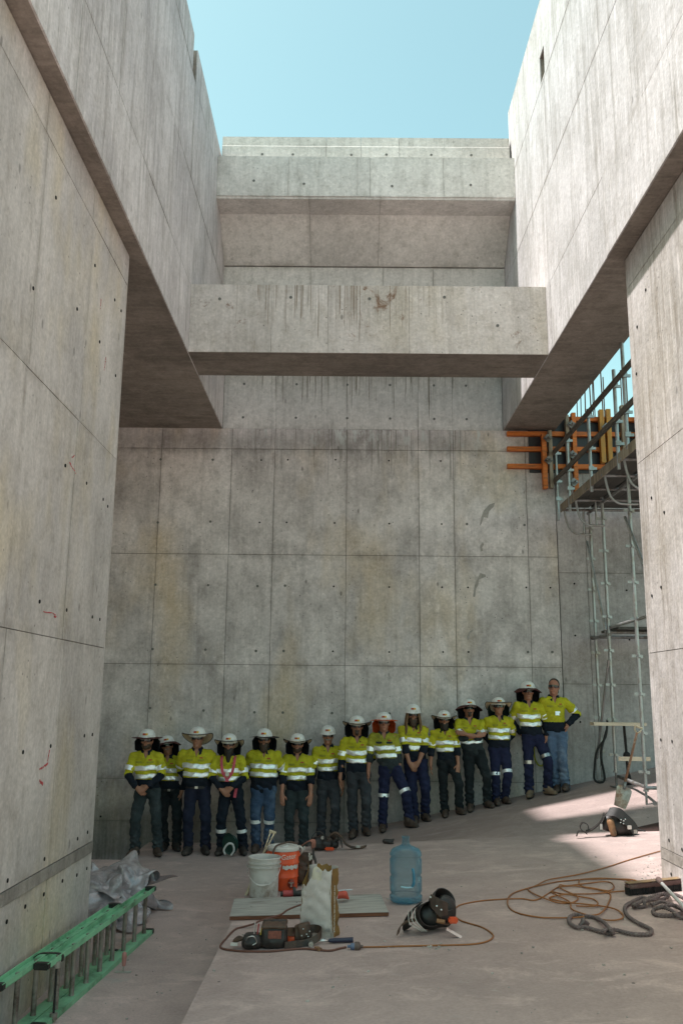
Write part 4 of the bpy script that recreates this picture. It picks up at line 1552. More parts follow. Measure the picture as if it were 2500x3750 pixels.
    # tape round the body
    for (z0, z1) in S.get('bands', [(1.226, 1.300), (1.108, 1.175)]):
        z0, z1 = z0 + hz, z1 + hz
        F = Field((sx - .3, sy - .3, z0 - .03), (sx + .3, sy + .3, z1 + .03), .011)
        torso(F)
        X, Y, Z = F.grid()
        F.D = F.D + wrinkle(X, Y, Z, .0060) - .0125
        zz = Z + .008 * np.sin((X - sx) * 13 + ph[5]) + .004 * np.sin(X * 40 + ph[6])
        F.D = np.maximum(F.D, np.maximum(z0 - zz, zz - z1))
        P, Q = F.mesh()
        if len(Q):
            fast_mesh('reflective_band', P, Q, M_TAPE, None, shirt)
    if S.get('armband', True):
        for i in (0, 1):
            t = .66
            c = SH[i] + (EL[i] - SH[i]) * t
            rr = .066 * B ** .5 * (1 - (t - .55) / .45) + .058 * (t - .55) / .45 + .0075
            ring(c, EL[i] - SH[i], rr + .002, rr - .002, .072, M_TAPE, shirt, 'reflective_band')
    # pockets and badge
    for s_, lg in ((-1, False), (1, True)):
        px = sx + s_ * .085
        F_y = sy - .125
        m_ = MB()
        pts = []
        for i in range(5):
            xx = px - .048 + .024 * i
            yy = sy - .004 - .122 * math.sqrt(max(.05, 1 - ((xx - sx) / (.176 * B)) ** 2)) * 1.02 - .010
            pts.append([(xx, yy, 1.362 + hz), (xx, yy - .004, 1.350 + hz), (xx, yy - .002, 1.335 + hz - .006 * (i == 2))])
        m_.sheet(pts, .004)
        m_.build('pocket_flap', M_YELD if ysh is M_YEL else M_CHAR, shirt, smooth=True, auto=60)
        if lg:
            pts = [[(p[0][0], p[0][1] - .004, 1.392 + hz), (p[0][0], p[0][1] - .004, 1.374 + hz)] for p in pts[1:4]]
            m_ = MB()
            m_.sheet(pts, .003)
            m_.build('chest_badge', M_LOGR, shirt)

    # ---------------- trousers
    loT = np.minimum(np.array(HJ + KN + AN).min(0) - .15, [hx - .25, hy - .25, 0])
    loT[2] = min(AN[0][2], AN[1][2]) - .1
    hiT = np.array(HJ + KN + AN).max(0) + .15
    hiT[2] = 1.03 + hz
    F = Field(loT, hiT, .0115)
    F.ell((hx, hy - fat * .15, .955 + hz), (.158 * B ** .5 + fat * .3, .117 + fat * .5, .125), k=.04)
    for i in (0, 1):
        kn, an = KN[i], AN[i]
        F.cone(HJ[i] + [0, 0, .02], kn, .102 * B ** .4, .075, .035)
        F.cone(kn, an + [0, .005, -.02], .074, .073, .02)
    X, Y, Z = F.grid()
    lowz = np.clip((.55 - Z) / .4, 0, 1)
    F.D = F.D + wrinkle(X, Y, Z * .9, .0085) + .011 * lowz * np.sin(Z * 85 + X * 30 + ph[6]) * np.sin(X * 33 + Y * 28 + ph[7])
    F.D = np.maximum(F.D, Z - (hem + .02 if hem > .9 + hz else .99 + hz))
    for i in (0, 1):
        pass
    F.D = np.maximum(F.D, (min(AN[0][2], AN[1][2]) - .055) - Z)
    P, Q = F.mesh()
    tr = fast_mesh('trousers', P, Q, S['pants'], None, root)
    if S.get('belt'):
        r_ = []
        for i in range(33):
            a = 2 * math.pi * i / 32
            r_.append([(hx + math.cos(a) * (.166 * B ** .5 + fat * .3), hy - fat * .15 + math.sin(a) * (.126 + fat * .5), .955 + hz + dz) for dz in (.018, -.018)])
        MB().sheet(r_, .005).build('belt', M_BELT, tr, smooth=True, auto=60)
        MB().box(hx - .022, hx + .022, hy - .142 - fat * .65, hy - .128 - fat * .65, .938 + hz, .972 + hz).build('belt_buckle', M_BUCK, tr, bevel=.003)
    for (i, t) in S.get('kbands', []):
        a, b, r_ = (HJ[i], KN[i], (.098, .073)) if t < 1 else (KN[i], AN[i], (.072, .066))
        tt = t % 1.0
        c = a + (b - a) * tt
        rr = r_[0] + (r_[1] - r_[0]) * tt + .010
        ring(c, b - a, rr + .002, rr, .055, S.get('kmat', M_TAPE), tr, 'reflective_band')
    # ---------------- boots
    for i in (0, 1):
        fx, fy, fyaw = feet[i][:3]
        fz = feet[i][3] if len(feet[i]) > 3 else 0.0
        o = bpy.data.objects.new('boot', ME_BOOT[S.get('boot', 0)])
        o.location = (fx, fy - .05, fz)
        o.rotation_euler = (0, 0, math.radians(fyaw))
        link(o, root)
    # ---------------- head gear
    HM = Matrix([list(RH[0]) + [HC[0]], list(RH[1]) + [HC[1]], list(RH[2]) + [HC[2]], [0, 0, 0, 1]]) @ Matrix.Scale(HS, 4)

    def wear(me, name, mat=None, parent=None, dz=0.0):
        o = bpy.data.objects.new(name, me)
        link(o, parent or root)
        if parent is None:
            o.matrix_local = HM @ Matrix.Translation((0, 0, dz))
        if mat is not None:
            o.material_slots[0].link = 'OBJECT'
            o.material_slots[0].material = mat
        return o
    wear(ME_GLASS, 'sunglasses')
    if S.get('helmet', True):
        hh = wear(ME_HELM, 'hard_hat', S.get('helmmat'), None, .006)
        wear(ME_LOGO_R, 'helmet_decal', None, hh)
        wear(ME_LOGO_Y, 'helmet_decal', None, hh)
        if S.get('brim'):
            kd, mt = S['brim']
            sd = S['seed'] % 3
            b_ = wear(ME_BRIM[kd, sd], 'hat_brim', mt, hh)
            if kd in ('tan', 'curl'):
                wear(ME_TRIM[kd, sd], 'brim_edge', None, hh)
        if S.get('flap'):
            wear(ME_FLAP[S['seed'] % 2], 'neck_flap', S['flap'], hh)
    # ---------------- beard and hair
    bd = S.get('beard')
    if bd:
        kind, mat = bd
        F = Field((HC - .16) - [0, 0, .16], HC + .16, .009)
        if kind == 'short':
            F.ell(HT((0, -.022, -.066)), (0.07128, 0.07992, 0.06048), RH, .01)
            F.ell(HT((0, -.07, -.09)), (0.03672, 0.0324, 0.0324), RH, .02)
        elif kind == 'full':
            F.ell(HT((0, -.026, -.075)), (0.0756, 0.08316, 0.07128), RH, .01)
            F.ell(HT((0, -.06, -.125)), (0.05184, 0.0432, 0.0594), RH, .03)
        elif kind == 'long':
            F.ell(HT((0, -.026, -.075)), (0.07668, 0.08424, 0.07128), RH, .01)
            F.cone(HT((0, -.062, -.11)), HT((0, -.075, -.235)), .058, .028, .03)
        elif kind == 'goatee':
            F.ell(HT((0, -.075, -.088)), (0.0324, 0.02808, 0.03888), RH, .01)
            F.cone(HT((-.03, -.084, -.052)), HT((.03, -.084, -.052)), .011, .011, .01)
        elif kind == 'moustache':
            F.cone(HT((-.032, -.084, -.048)), HT((.032, -.084, -.048)), .011, .011, .01)
        X, Y, Z = F.grid()
        F.D = F.D + .004 * np.sin(X * 150 + Z * 40) * np.sin(Z * 90 + Y * 130)
        if kind not in ('goatee', 'moustache'):
            m_ = HT((0, -.092, -.050))
            e = np.sqrt(((X - m_[0]) / .026) ** 2 + ((Y - m_[1]) / .03) ** 2 + ((Z - m_[2]) / .012) ** 2)
            F.D = np.maximum(F.D, (1 - e) * .012)
            up = RH @ np.array([0, .35, 1.0])
            q = HT((0, -.03, -.034))
            F.D = np.maximum(F.D, ((X - q[0]) * up[0] + (Y - q[1]) * up[1] + (Z - q[2]) * up[2]))
        P, Q = F.mesh()
        if len(Q):
            fast_mesh('beard', P, Q, mat, None, root)
    hr_ = S.get('hair')
    if hr_ == 'dreads':
        m_ = MB()
        for k in range(80):
            a = math.radians(rnd.uniform(-38, 218))
            r0 = .098
            x0, y0 = r0 * math.cos(a), r0 * math.sin(a) * 1.15
            L = rnd.uniform(.2, .33)
            fl = rnd.uniform(.0, .05)
            pts = [HT((x0 * .9, y0 * .9, .05)), HT((x0 * 1.12, y0 * 1.1, -.04)), HT((x0 * (1.15 + fl * 4), y0 * 1.08, -.04 - L * .5)), HT((x0 * (1.08 + fl * 6) + rnd.uniform(-.03, .03), y0 * .9, -.04 - L))]
            m_.tube(spline(pts, 4), .013, 6, rr=None)
        m_.build('dreadlocks', M_DREAD, root, smooth=True)
    elif hr_ == 'slick':
        F = Field(HC - .2, HC + .17, .009)
        F.ell(HT((0, .030, .045)), (0.08964, 0.1004, 0.09936), RH, .01)
        F.ell(HT((0, .07, -.06)), (0.0756, 0.0486, 0.108), RH, .04)
        X, Y, Z = F.grid()
        F.D = F.D + .002 * np.sin(X * 260)
        q = HT((0, -.06, .082))
        nrm = RH @ np.array([0, -.75, -.6])
        F.D = np.maximum(F.D, (X - q[0]) * nrm[0] + (Y - q[1]) * nrm[1] + (Z - q[2]) * nrm[2])
        P, Q = F.mesh()
        fast_mesh('hair', P, Q, M_HAIRD, None, root)
    elif hr_ == 'back':
        F = Field(HC - .17, HC + .14, .01)
        F.ell(HT((0, .03, .0)), (0.08856, 0.0918, 0.081), RH, .01)
        q = HT((0, .0, .0))
        nrm = RH @ np.array([0, -1.0, 0])
        X, Y, Z = F.grid()
        F.D = np.maximum(F.D, (X - q[0]) * nrm[0] + (Y - q[1]) * nrm[1] + (Z - q[2]) * nrm[2])
        P, Q = F.mesh()
        fast_mesh('hair', P, Q, S.get('hairmat', M_HAIRD), None, root)
    root['_'] = 0
    del root['_']
    return dict(root=root, SH=SH, EL=EL, WR=WR, HJ=HJ, KN=KN, HC=HC, shirt=shirt, sx=sx, sy=sy, hx=hx, hy=hy, hz=hz, tr=tr)

M_NAVYT = cloth_mat('deep_navy_trousers', (.017, .020, .040), (.03, .034, .06), .5)
# ---- the crew, left to right
def foot_pair(w, dy=0.0, ya=12, yb=12, x0=0.0, y0=0.0, z=(0, 0)):
    return [(x0 - w, y0 - dy, -ya, z[0]), (x0 + w, y0 + dy, yb, z[1])]


def spot(u, v, y, flat):
    """where a person's feet stand"""
    p = at_y(u, v, y)
    return (p.x, y, ZL if flat else ramp_z(p.x))


def sl(w):
    return (-.21 * w, .21 * w)


CREW = [
    dict(seed=1, u=536, top=2669, y=13.25, flat=1, label='man with dark flat hat brim and clasped hands at the shaded end of the row',
         feet=foot_pair(.16, .05, 18, 22), arms=['clasp', 'clasp'], pants=M_TEAL, brim=('flat', M_MAR), flap=M_FLAP, beard=('short', M_HAIRB), bulk=1.03, hair='back'),
    dict(seed=2, u=622, top=2693, y=13.75, flat=1, label='short moustached man with tilted drooping maroon brim half behind his neighbour',
         feet=foot_pair(.10, .0, 8, 25), arms=['behind', 'pocket'], pants=M_DKT, brim=('droop', M_MAR), flap=M_FLAP, beard=('moustache', M_HAIRG), belt=1, head=(6, 8, -9), hair='back', boot=2,
         sh=(.01, .03)),
    dict(seed=3, u=722, top=2661, y=13.45, flat=1, label='big man with tan wide brim and no neck flap, hands behind his back',
         feet=foot_pair(.12, .04, 12, 20), arms=['behind', 'behind'], pants=M_NAVYT, brim=('tan', M_TAN), bulk=1.14, fat=.03, belt=1, hair='back', boot=2),
    dict(seed=4, u=848, top=2686, y=13.45, flat=1, label='long-bearded man wearing pink harness straps over his shirt, hands folded',
         feet=foot_pair(.17, .02, 15, 15), arms=['clasp', 'clasp'], pants=M_NAVY, brim=('tan', M_TAN), flap=M_FLAP, beard=('long', M_HAIRD), kbands=[(0, 1.35), (1, 1.35)], harness=1, boot=2, hair='back', bulk=1.05),
    dict(seed=5, u=962, top=2667, y=13.7, flat=1, label='bearded man in blue jeans with reflective shin bands, behind the orange cooler',
         feet=foot_pair(.09, .02, 10, 10), arms=['behind', 'behind'], pants=M_DENIM, brim=('flat', M_DKB), flap=M_FLAP, beard=('full', M_HAIRB), kbands=[(0, 1.12), (1, 1.12)], hem=.86, bulk=1.12, fat=.03, hair='back'),
    dict(seed=6, u=1087, top=2685, y=13.85, flat=1, z=-.50, label='short-sleeved man with curled tan brim, bare forearms hanging, grey trousers',
         feet=foot_pair(.11, .0, 10, 10), arms=['thigh', 'thigh'], pants=M_TEAL, brim=('curl', M_TAN), flap=M_FLAP, beard=('short', M_HAIRB), sleeve='short', hem=.93, hair='back', skin=M_SKIN2),
    dict(seed=7, u=1201, top=2656, y=13.95, flat=0, label='man in plain white hard hat without brim, grey paint-flecked trousers',
         feet=foot_pair(.11, .0, 10, 10, z=sl(.11)), arms=['hang', 'hang'], pants=M_GREYT, beard=('moustache', M_HAIRG), hair='back', hairmat=M_HAIRG),
    dict(seed=8, u=1316, top=2620, y=13.8, flat=0, label='tall man with goatee, small curled tan brim and dark neck flap',
         feet=foot_pair(.10, .0, 14, 10, z=sl(.10)), arms=['hang', 'behind'], pants=M_GREYT, brim=('curl', M_TAN), flap=M_FLAP, beard=('goatee', M_HAIRB), bulk=1.04, sh=(-.03, .03), hair='back'),
    dict(seed=9, u=1440, top=2607, y=13.75, flat=0, label='smiling man with orange hat brim and flap, olive stained shirt, one knee forward',
         feet=[(-.20, .03, -8, -.04), (.22, -.12, 38, .045)], arms=['hang', 'hang'], pants=M_ROYAL, brim=('flat', M_ORB), flap=M_ORB, yellow=M_YELD, navy=M_CHAR, sleeve='short', hem=.84,
         kbands=[(0, .93), (1, .90)], sh=(-.10, .04), hip=(-.03, .03), boot=0, skin=M_SKIN2, hair='back'),
    dict(seed=10, u=1532, top=2578, y=13.95, flat=0, label='man with long dreadlocks under a plain white hard hat, hands clasped low',
         feet=foot_pair(.085, .02, 8, 15, x0=.03, z=sl(.085)), arms=['clasp_low', 'clasp_low'], pants=M_ROYAL, hair='dreads', beard=('full', M_HAIRB), sleeve='short', sh=(-.03, .03), boot=0),
    dict(seed=11, u=1652, top=2601, y=13.9, flat=0, label='grinning short man with full dark beard and curled dark-edged brim',
         feet=[(-.10, .05, -10, -.03), (.15, -.03, 20, .03)], arms=['hang', 'thigh'], pants=M_DKT, brim=('curl', M_TAN), flap=M_FLAP, beard=('full', M_HAIRD), sleeve='short', sh=(-.07, .05), hip=(-.03, .05), hair='back'),
    dict(seed=12, u=1752, top=2560, y=13.95, flat=0, label='man with arms crossed over his chest and dark brown hat brim',
         feet=foot_pair(.15, .0, 14, 18, z=sl(.15)), arms=['cross', 'cross'], pants=M_DKT, brim=('droop', M_MAR), flap=M_FLAP, navy=M_CHAR, sleeve='short', hem=.85, bulk=1.1, sh=(-.08, .05), hip=(-.02, .05), bands=[(1.085, 1.145)], head=(8, 0, 0), hair='back',
         beard=('goatee', M_HAIRB)),
    dict(seed=13, u=1834, top=2553, y=14.0, flat=0, label='man with wide tan ring brim, feet close together, royal blue trousers with knee bands',
         feet=foot_pair(.075, .0, 8, 14, z=sl(.075)), arms=['behind', 'behind'], pants=M_ROYAL, brim=('tan', M_TAN), flap=M_FLAPG, kbands=[(0, .97), (1, .90)], bulk=1.06, fat=.02, sh=(-.03, .05), hip=(-.02, .04), head=(5, 0, 0), hair='back'),
    dict(seed=14, u=1975, top=2494, y=14.0, flat=0, label='tall man with drooping dark brim and tan boots, grey knee bands on blue trousers',
         feet=[(-.14, .05, -22, -.03), (.14, -.05, 26, .03)], arms=['behind', 'pocket'], pants=M_ROYAL, brim=('droop', M_MAR), flap=M_FLAP, kbands=[(0, .9), (1, .78)], kmat=M_BUCK, sh=(-.13, .06), hip=(-.07, .05), boot=1, hair='back', head=(0, -4, 0)),
    dict(seed=15, u=2060, top=2483, y=14.0, flat=0, label='bareheaded man with slicked-back hair, hand on hip, in faded blue jeans',
         feet=[(-.03, .07, -15, -.01), (.09, -.03, -24, .02)], arms=['behind', 'hip'], pants=M_JEANL, helmet=False, hair='slick', bands=[], hem=.93, sh=(-.03, .08), hip=(-.02, .04), head=(0, -18, 4), skin=M_SKIN2, twist=.15, yellow=M_YEL, chestpad=1),
]
FEET_U = [536, 624, 721, 850, 960, 1085, 1200, 1316, 1447, 1530, 1650, 1752, 1833, 1972, 2047]
FEET_V = [3132, 3111, 3124, 3122, 3108, 3112, 3100, 3058, 3040, 3014, 2990, 2967, 2948, 2925, 2900]
HEAD_U = [541, 619, 725, 841, 969, 1090, 1201, 1307, 1405, 1511, 1625, 1716, 1824, 1932, 2026]
PEOPLE = []
for k, S in enumerate(CREW):
    fp = at_y(FEET_U[k], FEET_V[k], S['y'])
    z = S.get('z', ZL if S['flat'] else ramp_z(fp.x))
    t = at_y(HEAD_U[k], S['top'], S['y'])
    S['loc'] = (fp.x, S['y'], z)
    # the base figure is 1.80 tall; the hat top lies at 1.821, bare hair at 1.795
    S['h'] = (t.z - z) * (1.80 / (1.834 if S.get('helmet', True) else 1.803))
    dx = (t.x - fp.x) / (S['h'] / 1.80)
    S['sh'] = (dx, S.get('sh', (0, .03))[1])
    S['hip'] = (dx * .45, S.get('hip', (0, .035))[1])
    PEOPLE.append(make_person(S))

# harness on the long-bearded man
p = PEOPLE[3]
rt = p['root']
for s_ in (-1, 1):
    x = p['sx']
    pts = [(x + s_ * .10, p['sy'] + .05, 1.49), (x + s_ * .105, p['sy'] - .06, 1.475), (x + s_ * .10, p['sy'] - .122, 1.38), (x + s_ * .075, p['sy'] - .142, 1.24), (x + s_ * .03, p['sy'] - .150, 1.165), (x - s_ * .02, p['sy'] - .152, 1.10)]
    g_ = spline(pts, 5)
    MB().sheet([[(q.x - .020, q.y, q.z), (q.x, q.y - .006, q.z), (q.x + .020, q.y, q.z)] for q in g_], .006).build('harness_strap', M_PINK, rt, smooth=True, auto=60)
MB().bar((p['sx'] - .09, p['sy'] - .158, 1.225), (p['sx'] + .09, p['sy'] - .158, 1.225), .012, .035).build('chest_strap', M_PINK, rt)
MB().bar((p['sx'] + .145, p['hy'] - .125, 1.0), (p['sx'] + .125, p['hy'] - .14, .86), .012, .045, (1, 0, 0)).build('harness_strap', M_PINK, rt)
MB().box(p['sx'] - .03, p['sx'] + .03, p['sy'] - .18, p['sy'] - .163, 1.185, 1.245).build('harness_ring', M_BUCK, rt, bevel=.008)
# wrist watch and reflective chest pad
p = PEOPLE[8]
w = p['WR'][1]
ring(w - (w - p['EL'][1]) * .06, w - p['EL'][1], .034, .034, .022, M_BELT, p['root'], 'wrist_watch', 14)
p = PEOPLE[14]
pts = []
for i in range(5):
    xx = p['sx'] - .01 + .02 * i
    yy = p['sy'] - .004 - .124 * math.sqrt(max(.05, 1 - ((xx - p['sx']) / .18) ** 2)) - .012
    pts.append([(xx, yy, 1.268), (xx, yy, 1.205)])
MB().sheet(pts, .004).build('reflective_patch', M_TAPE, p['shirt'])

# ================================================================== things lying about on the slab
from mathutils import noise as mnoise
random.seed(3)
GREEN = plain('green_fibreglass', (.25, .55, .33), .5, var=.14, scale=6, dirt=(.10, .22, .12), dirt_amt=.42)
ALU = plain('worn_aluminium_rung', (.40, .37, .33), .45, .7, var=.3, scale=12, dirt=(.16, .13, .11), dirt_amt=.5)
BLACKP = plain('black_plastic', (.02, .018, .017), .5, var=.3)
LEA = plain('black_leather', (.022, .017, .016), .48, var=.35, scale=22, bump=.3)
LEAB = plain('brown_leather', (.085, .045, .028), .55, var=.4, scale=14, dirt=(.02, .014, .012), dirt_amt=.45, bump=.3)
LEAT = plain('worn_tan_leather', (.24, .12, .055), .6, var=.35, scale=14, dirt=(.06, .03, .02), dirt_amt=.35, bump=.3)
ORNG = plain('orange_plastic', (.72, .085, .018), .42, var=.08, scale=8, dirt=(.42, .07, .03), dirt_amt=.25)
WHTP = plain('dirty_white_plastic', (.56, .53, .50), .45, var=.1, scale=9, dirt=(.23, .16, .12), dirt_amt=.42)
STEEL = plain('bright_steel', (.62, .61, .60), .28, .95, var=.1)
CREAM = plain('chipped_cream_paint', (.56, .46, .32), .6, var=.15, scale=14, dirt=(.13, .06, .03), dirt_amt=.5)
REDG = plain('red_rubber_grip', (.38, .045, .045), .5, var=.2)
NAVG = plain('navy_rubber_grip', (.02, .02, .05), .45, var=.2)


def blob(name, lo, hi, h, fn, mat, parent=None, amp=0.0, fr=40.0):
    F = Field(lo, hi, h)
    fn(F)
    if amp:
        X, Y, Z = F.grid()
        F.D = F.D + amp * (np.sin(X * fr + Z * fr * .6) * np.sin(Y * fr * 1.1 - Z * fr * .8) + .5 * np.sin(X * fr * 2.1 - Y * fr * 1.7 + Z * fr))
    P, Q = F.mesh()
    return fast_mesh(name, P, Q, mat, None, parent)


def strap(name, pts, w, th, mat, parent, side=None, n=6):
    """flat band along pts; side = width direction (constant or per point)"""
    g_ = spline(pts, n)
    rows = []
    for i, q in enumerate(g_):
        if side is None:
            t = (g_[min(i + 1, len(g_) - 1)] - g_[max(i - 1, 0)]).normalized()
            sd = t.cross(Vector((0, 0, 1))).normalized()
        else:
            sd = Vector(side).normalized()
        rows.append([q - sd * w / 2, q, q + sd * w / 2])
    return MB().sheet(rows, th).build(name, mat, parent, smooth=True, auto=50)


def text_mesh(s, size, mat, name, parent, M, bend=0.0, ext=.0008):
    cu = bpy.data.curves.new('lettering', 'FONT')
    cu.body = s
    cu.size = size
    cu.extrude = ext
    cu.align_x = 'CENTER'
    cu.align_y = 'CENTER'
    t = bpy.data.objects.new('lettering', cu)
    COL.objects.link(t)
    dg = bpy.context.evaluated_depsgraph_get()
    me = bpy.data.meshes.new_from_object(t.evaluated_get(dg))
    bpy.data.objects.remove(t)
    bpy.data.curves.remove(cu)
    if bend:
        for v in me.vertices:
            a = v.co.x / bend
            r = bend + v.co.z
            v.co = (r * math.sin(a), v.co.y, r * math.cos(a) - bend)
    me.materials.clear()
    me.materials.append(mat)
    o = bpy.data.objects.new(name, me)
    link(o, parent)
    o.matrix_local = M
    return o


# ---------------- ladder
lad = thing('extension_ladder', 'green extension ladder lying on its side along the concrete wall', 'ladder', (0, 0, 0))


def ladder_section(xf, yf, yn, slope, nm):
    X = lambda y: xf - slope * (yf - y)
    z0, z1 = ZL + .006, -.085
    w = .048
    d = Vector((X(yf) - X(yn), yf - yn, 0)).normalized()
    sd = Vector((d.y, -d.x, 0))
    for z, up in ((z0, -1), (z1, 1)):
        a, b = Vector((X(yn), yn, z)), Vector((X(yf), yf, z))
        m = MB()
        if up > 0:
            m.bar(a, b, w * 2, .005)
            m.bar(a + sd * (w - .003) + Vector((0, 0, .017)), b + sd * (w - .003) + Vector((0, 0, .017)), .006, .040)
            m.bar(a - sd * (w - .003) + Vector((0, 0, .014)), b - sd * (w - .003) + Vector((0, 0, .014)), .006, .034)
        else:
            z_ = Vector((0, 0, .030))
            m.bar(a + z_, b + z_, w * 2, .005)
            m.bar(a + sd * (w - .003) + Vector((0, 0, .013)), b + sd * (w - .003) + Vector((0, 0, .013)), .006, .036)
            m.bar(a - sd * (w - .003) + Vector((0, 0, .013)), b - sd * (w - .003) + Vector((0, 0, .013)), .006, .036)
        m.build('rail', GREEN, lad)
        for e, s_ in ((a, 1), (b, -1)):
            c = e + d * s_ * .02 + Vector((0, 0, .016))
            MB().bar(c - d * .028, c + d * .028, w * 2 + .008, .044).build('rail_end_cap', BLACKP, lad, bevel=.006)
    y = yf - .16
    while y > yn + .1:
        x = X(y)
        MB().lathe([(.0, -.0), (.0215, .0), (.0215, .008), (.0195, .010), (.0195, z1 - z0 - .038), (.0215, z1 - z0 - .034), (.0215, z1 - z0 - .022), (.016, z1 - z0 - .020), (0, z1 - z0 - .019)], 10, (x, y, z0 + .030)).build('rung', ALU, lad, smooth=True, auto=40)
        y -= .2965


ladder_section(-1.835, 9.1, 6.55, .082, 'fly')
ladder_section(-1.998, 8.38, 6.1, .082, 'base')
# clamp strap and rope round the two sections
strap('tie_strap', [(-2.165, 6.78, -.07), (-2.12, 6.78, -.045), (-2.02, 6.79, -.045), (-1.975, 6.80, -.06), (-1.972, 6.80, -.10)], .03, .006, BLACKP, lad, (0.1, 1, 0))
MB().tube([(-1.985, 6.72, -.44), (-1.985, 6.72, -.09)], .008, 8).build('clamp_bar', BLACKP, lad)
MB().lathe([(0, -.02), (.028, -.02), (.028, .02), (0, .02)], 10, (-1.985, 6.72, -.10)).build('clamp_knob', ALU, lad)
MB().lathe([(0, -.02), (.028, -.02), (.028, .02), (0, .02)], 10, (-1.985, 6.72, -.43)).build('clamp_knob', ALU, lad)

# ---------------- crumpled tarp
TARP = NM('silver_tarpaulin')
tn = TARP.noise(TARP.obj, 7, 4, .7)
TARP.set(col=TARP.mix(TARP.rng(tn, .4, .65), (.45, .405, .415), (.26, .225, .235)), rough=.25, metal=.25, spec=.6)
TARP.bump(TARP.noise(TARP.obj, 11, 3, .6, .4), .35, .03)
tp_ = thing('tarpaulin', 'heap of crumpled silver tarpaulin on the floor behind the ladder', 'tarpaulin', (0, 0, 0))


def ball(c, r):
    o = MB().lathe([(max(.0005, r * math.sin(math.pi * i / 10)), -r * math.cos(math.pi * i / 10)) for i in range(11)], 16, c).build('lump')
    o.modifiers.new('c', 'COLLISION')
    o.collision.thickness_outer = .012
    o.collision.cloth_friction = 40
    return o


def drape(name, cx, cy, cz, wx, wy, n, tilt, frames, lumps):
    """let a stiff plastic sheet fall over the lumps and keep the settled folds"""
    tmp = [ball(c, r) for c, r in lumps]
    fl = MB().box(-4, -1, 8.5, 11.5, ZL - .2, ZL + .002).build('lump_floor')
    fl.modifiers.new('c', 'COLLISION')
    fl.collision.thickness_outer = .008
    fl.collision.cloth_friction = 40
    V = []
    for i in range(n + 1):
        for j in range(n + 1):
            x, y = cx + wx * (i / n - .5), cy + wy * (j / n - .5)
            # gathered, not flat: pleats that collapse into creases
            z = cz + .10 * math.sin(i * .45 + tilt) + .09 * math.sin(j * .38 + i * .17 + tilt * 2) + .04 * mnoise.noise(Vector((x * 6, y * 6, tilt)))
            V.append((x, y, z))
    m1 = n + 1
    o = mesh_obj(name, V, [(i * m1 + j, (i + 1) * m1 + j, (i + 1) * m1 + j + 1, i * m1 + j + 1) for i in range(n) for j in range(n)], TARP.m, tp_, True)
    md = o.modifiers.new('cloth', 'CLOTH')
    st = md.settings
    st.quality = 4
    st.mass = .25
    st.tension_stiffness = 20
    st.compression_stiffness = 12
    st.shear_stiffness = 8
    st.bending_stiffness = .35
    st.air_damping = 1.5
    md.collision_settings.distance_min = .006
    md.collision_settings.collision_quality = 2
    md.point_cache.frame_start = 1
    md.point_cache.frame_end = frames
    for fr in range(1, frames + 1):
        scene.frame_set(fr)
    dg = bpy.context.evaluated_depsgraph_get()
    me = bpy.data.meshes.new_from_object(o.evaluated_get(dg))
    o.modifiers.clear()
    o.data = me
    for q in tmp + [fl]:
        d_ = q.data
        bpy.data.objects.remove(q)
        bpy.data.meshes.remove(d_)
    scene.frame_set(1)
    sd = o.modifiers.new('smooth', 'SUBSURF')
    sd.levels = sd.render_levels = 1
    return o


drape('lower_sheet', -2.52, 9.66, .16, 1.25, 1.15, 46, .4, 26, [((-2.55, 9.62, -.42), .26), ((-2.25, 9.85, -.40), .22), ((-2.1, 9.5, -.5), .16), ((-2.75, 9.9, -.4), .2)])
drape('upper_sheet', -2.42, 9.86, .36, .95, .9, 40, 2.1, 26, [((-2.55, 9.75, -.30), .24), ((-2.28, 9.98, -.20), .22), ((-2.1, 9.8, -.36), .16), ((-2.4, 9.5, -.36), .17)])

# ---------------- trowel
tr_ = thing('trowel', 'small trowel with pink handle standing by the ladder', 'trowel', (-1.78, 7.86, ZL))
MB().box(-.065, .065, -.015, .03, .002, .006).build('blade', plain('pale_steel_blade', (.5, .49, .44), .5, .4), tr_)
MB().tube([(0, .01, .006), (0, .02, .05)], .006, 6).build('tang', ALU, tr_)
MB().lathe([(0, 0), (.014, 0), (.017, .03), (.021, .075), (.017, .10), (0, .11)], 10, (0, .022, .045)).build('handle', plain('pink_wood_handle', (.50, .22, .19), .6, var=.2, dirt=(.3, .12, .1), dirt_amt=.3), tr_, smooth=True, auto=60)

# ---------------- board lying across the slab edge
BRD = plain('weathered_ply_board', (.38, .36, .33), .85, var=.3, scale=5, stretch=(1, 5, 1), dirt=(.10, .06, .04), dirt_amt=.3, bump=.3)
BRDE = plain('brown_ply_edge', (.16, .065, .035), .85, var=.4, scale=8, stretch=(1, 1, 9))
bd_ = thing('plywood_board', 'weathered grey-green plywood board lying on the slab under the paper bag', 'board', (0, 0, 0))
cor = [(-.905, 7.70), (.375, 7.585), (.335, 8.265), (-.945, 8.35)]
zb = lambda x: slab_z(x) + .004
v = [(x, y, zb(x)) for x, y in cor] + [(x, y, zb(x) + .028) for x, y in cor]
MB().raw(v, [(0, 3, 2, 1), (0, 1, 5, 4), (1, 2, 6, 5), (2, 3, 7, 6), (3, 0, 4, 7)]).build('board_edge', BRDE, bd_)
MB().raw([(x, y, zb(x) + .0282) for x, y in cor] + [(x, y, zb(x) + .0305) for x, y in cor], [(0, 3, 2, 1), (4, 5, 6, 7), (0, 1, 5, 4), (1, 2, 6, 5), (2, 3, 7, 6), (3, 0, 4, 7)]).build('board_face', BRD, bd_)

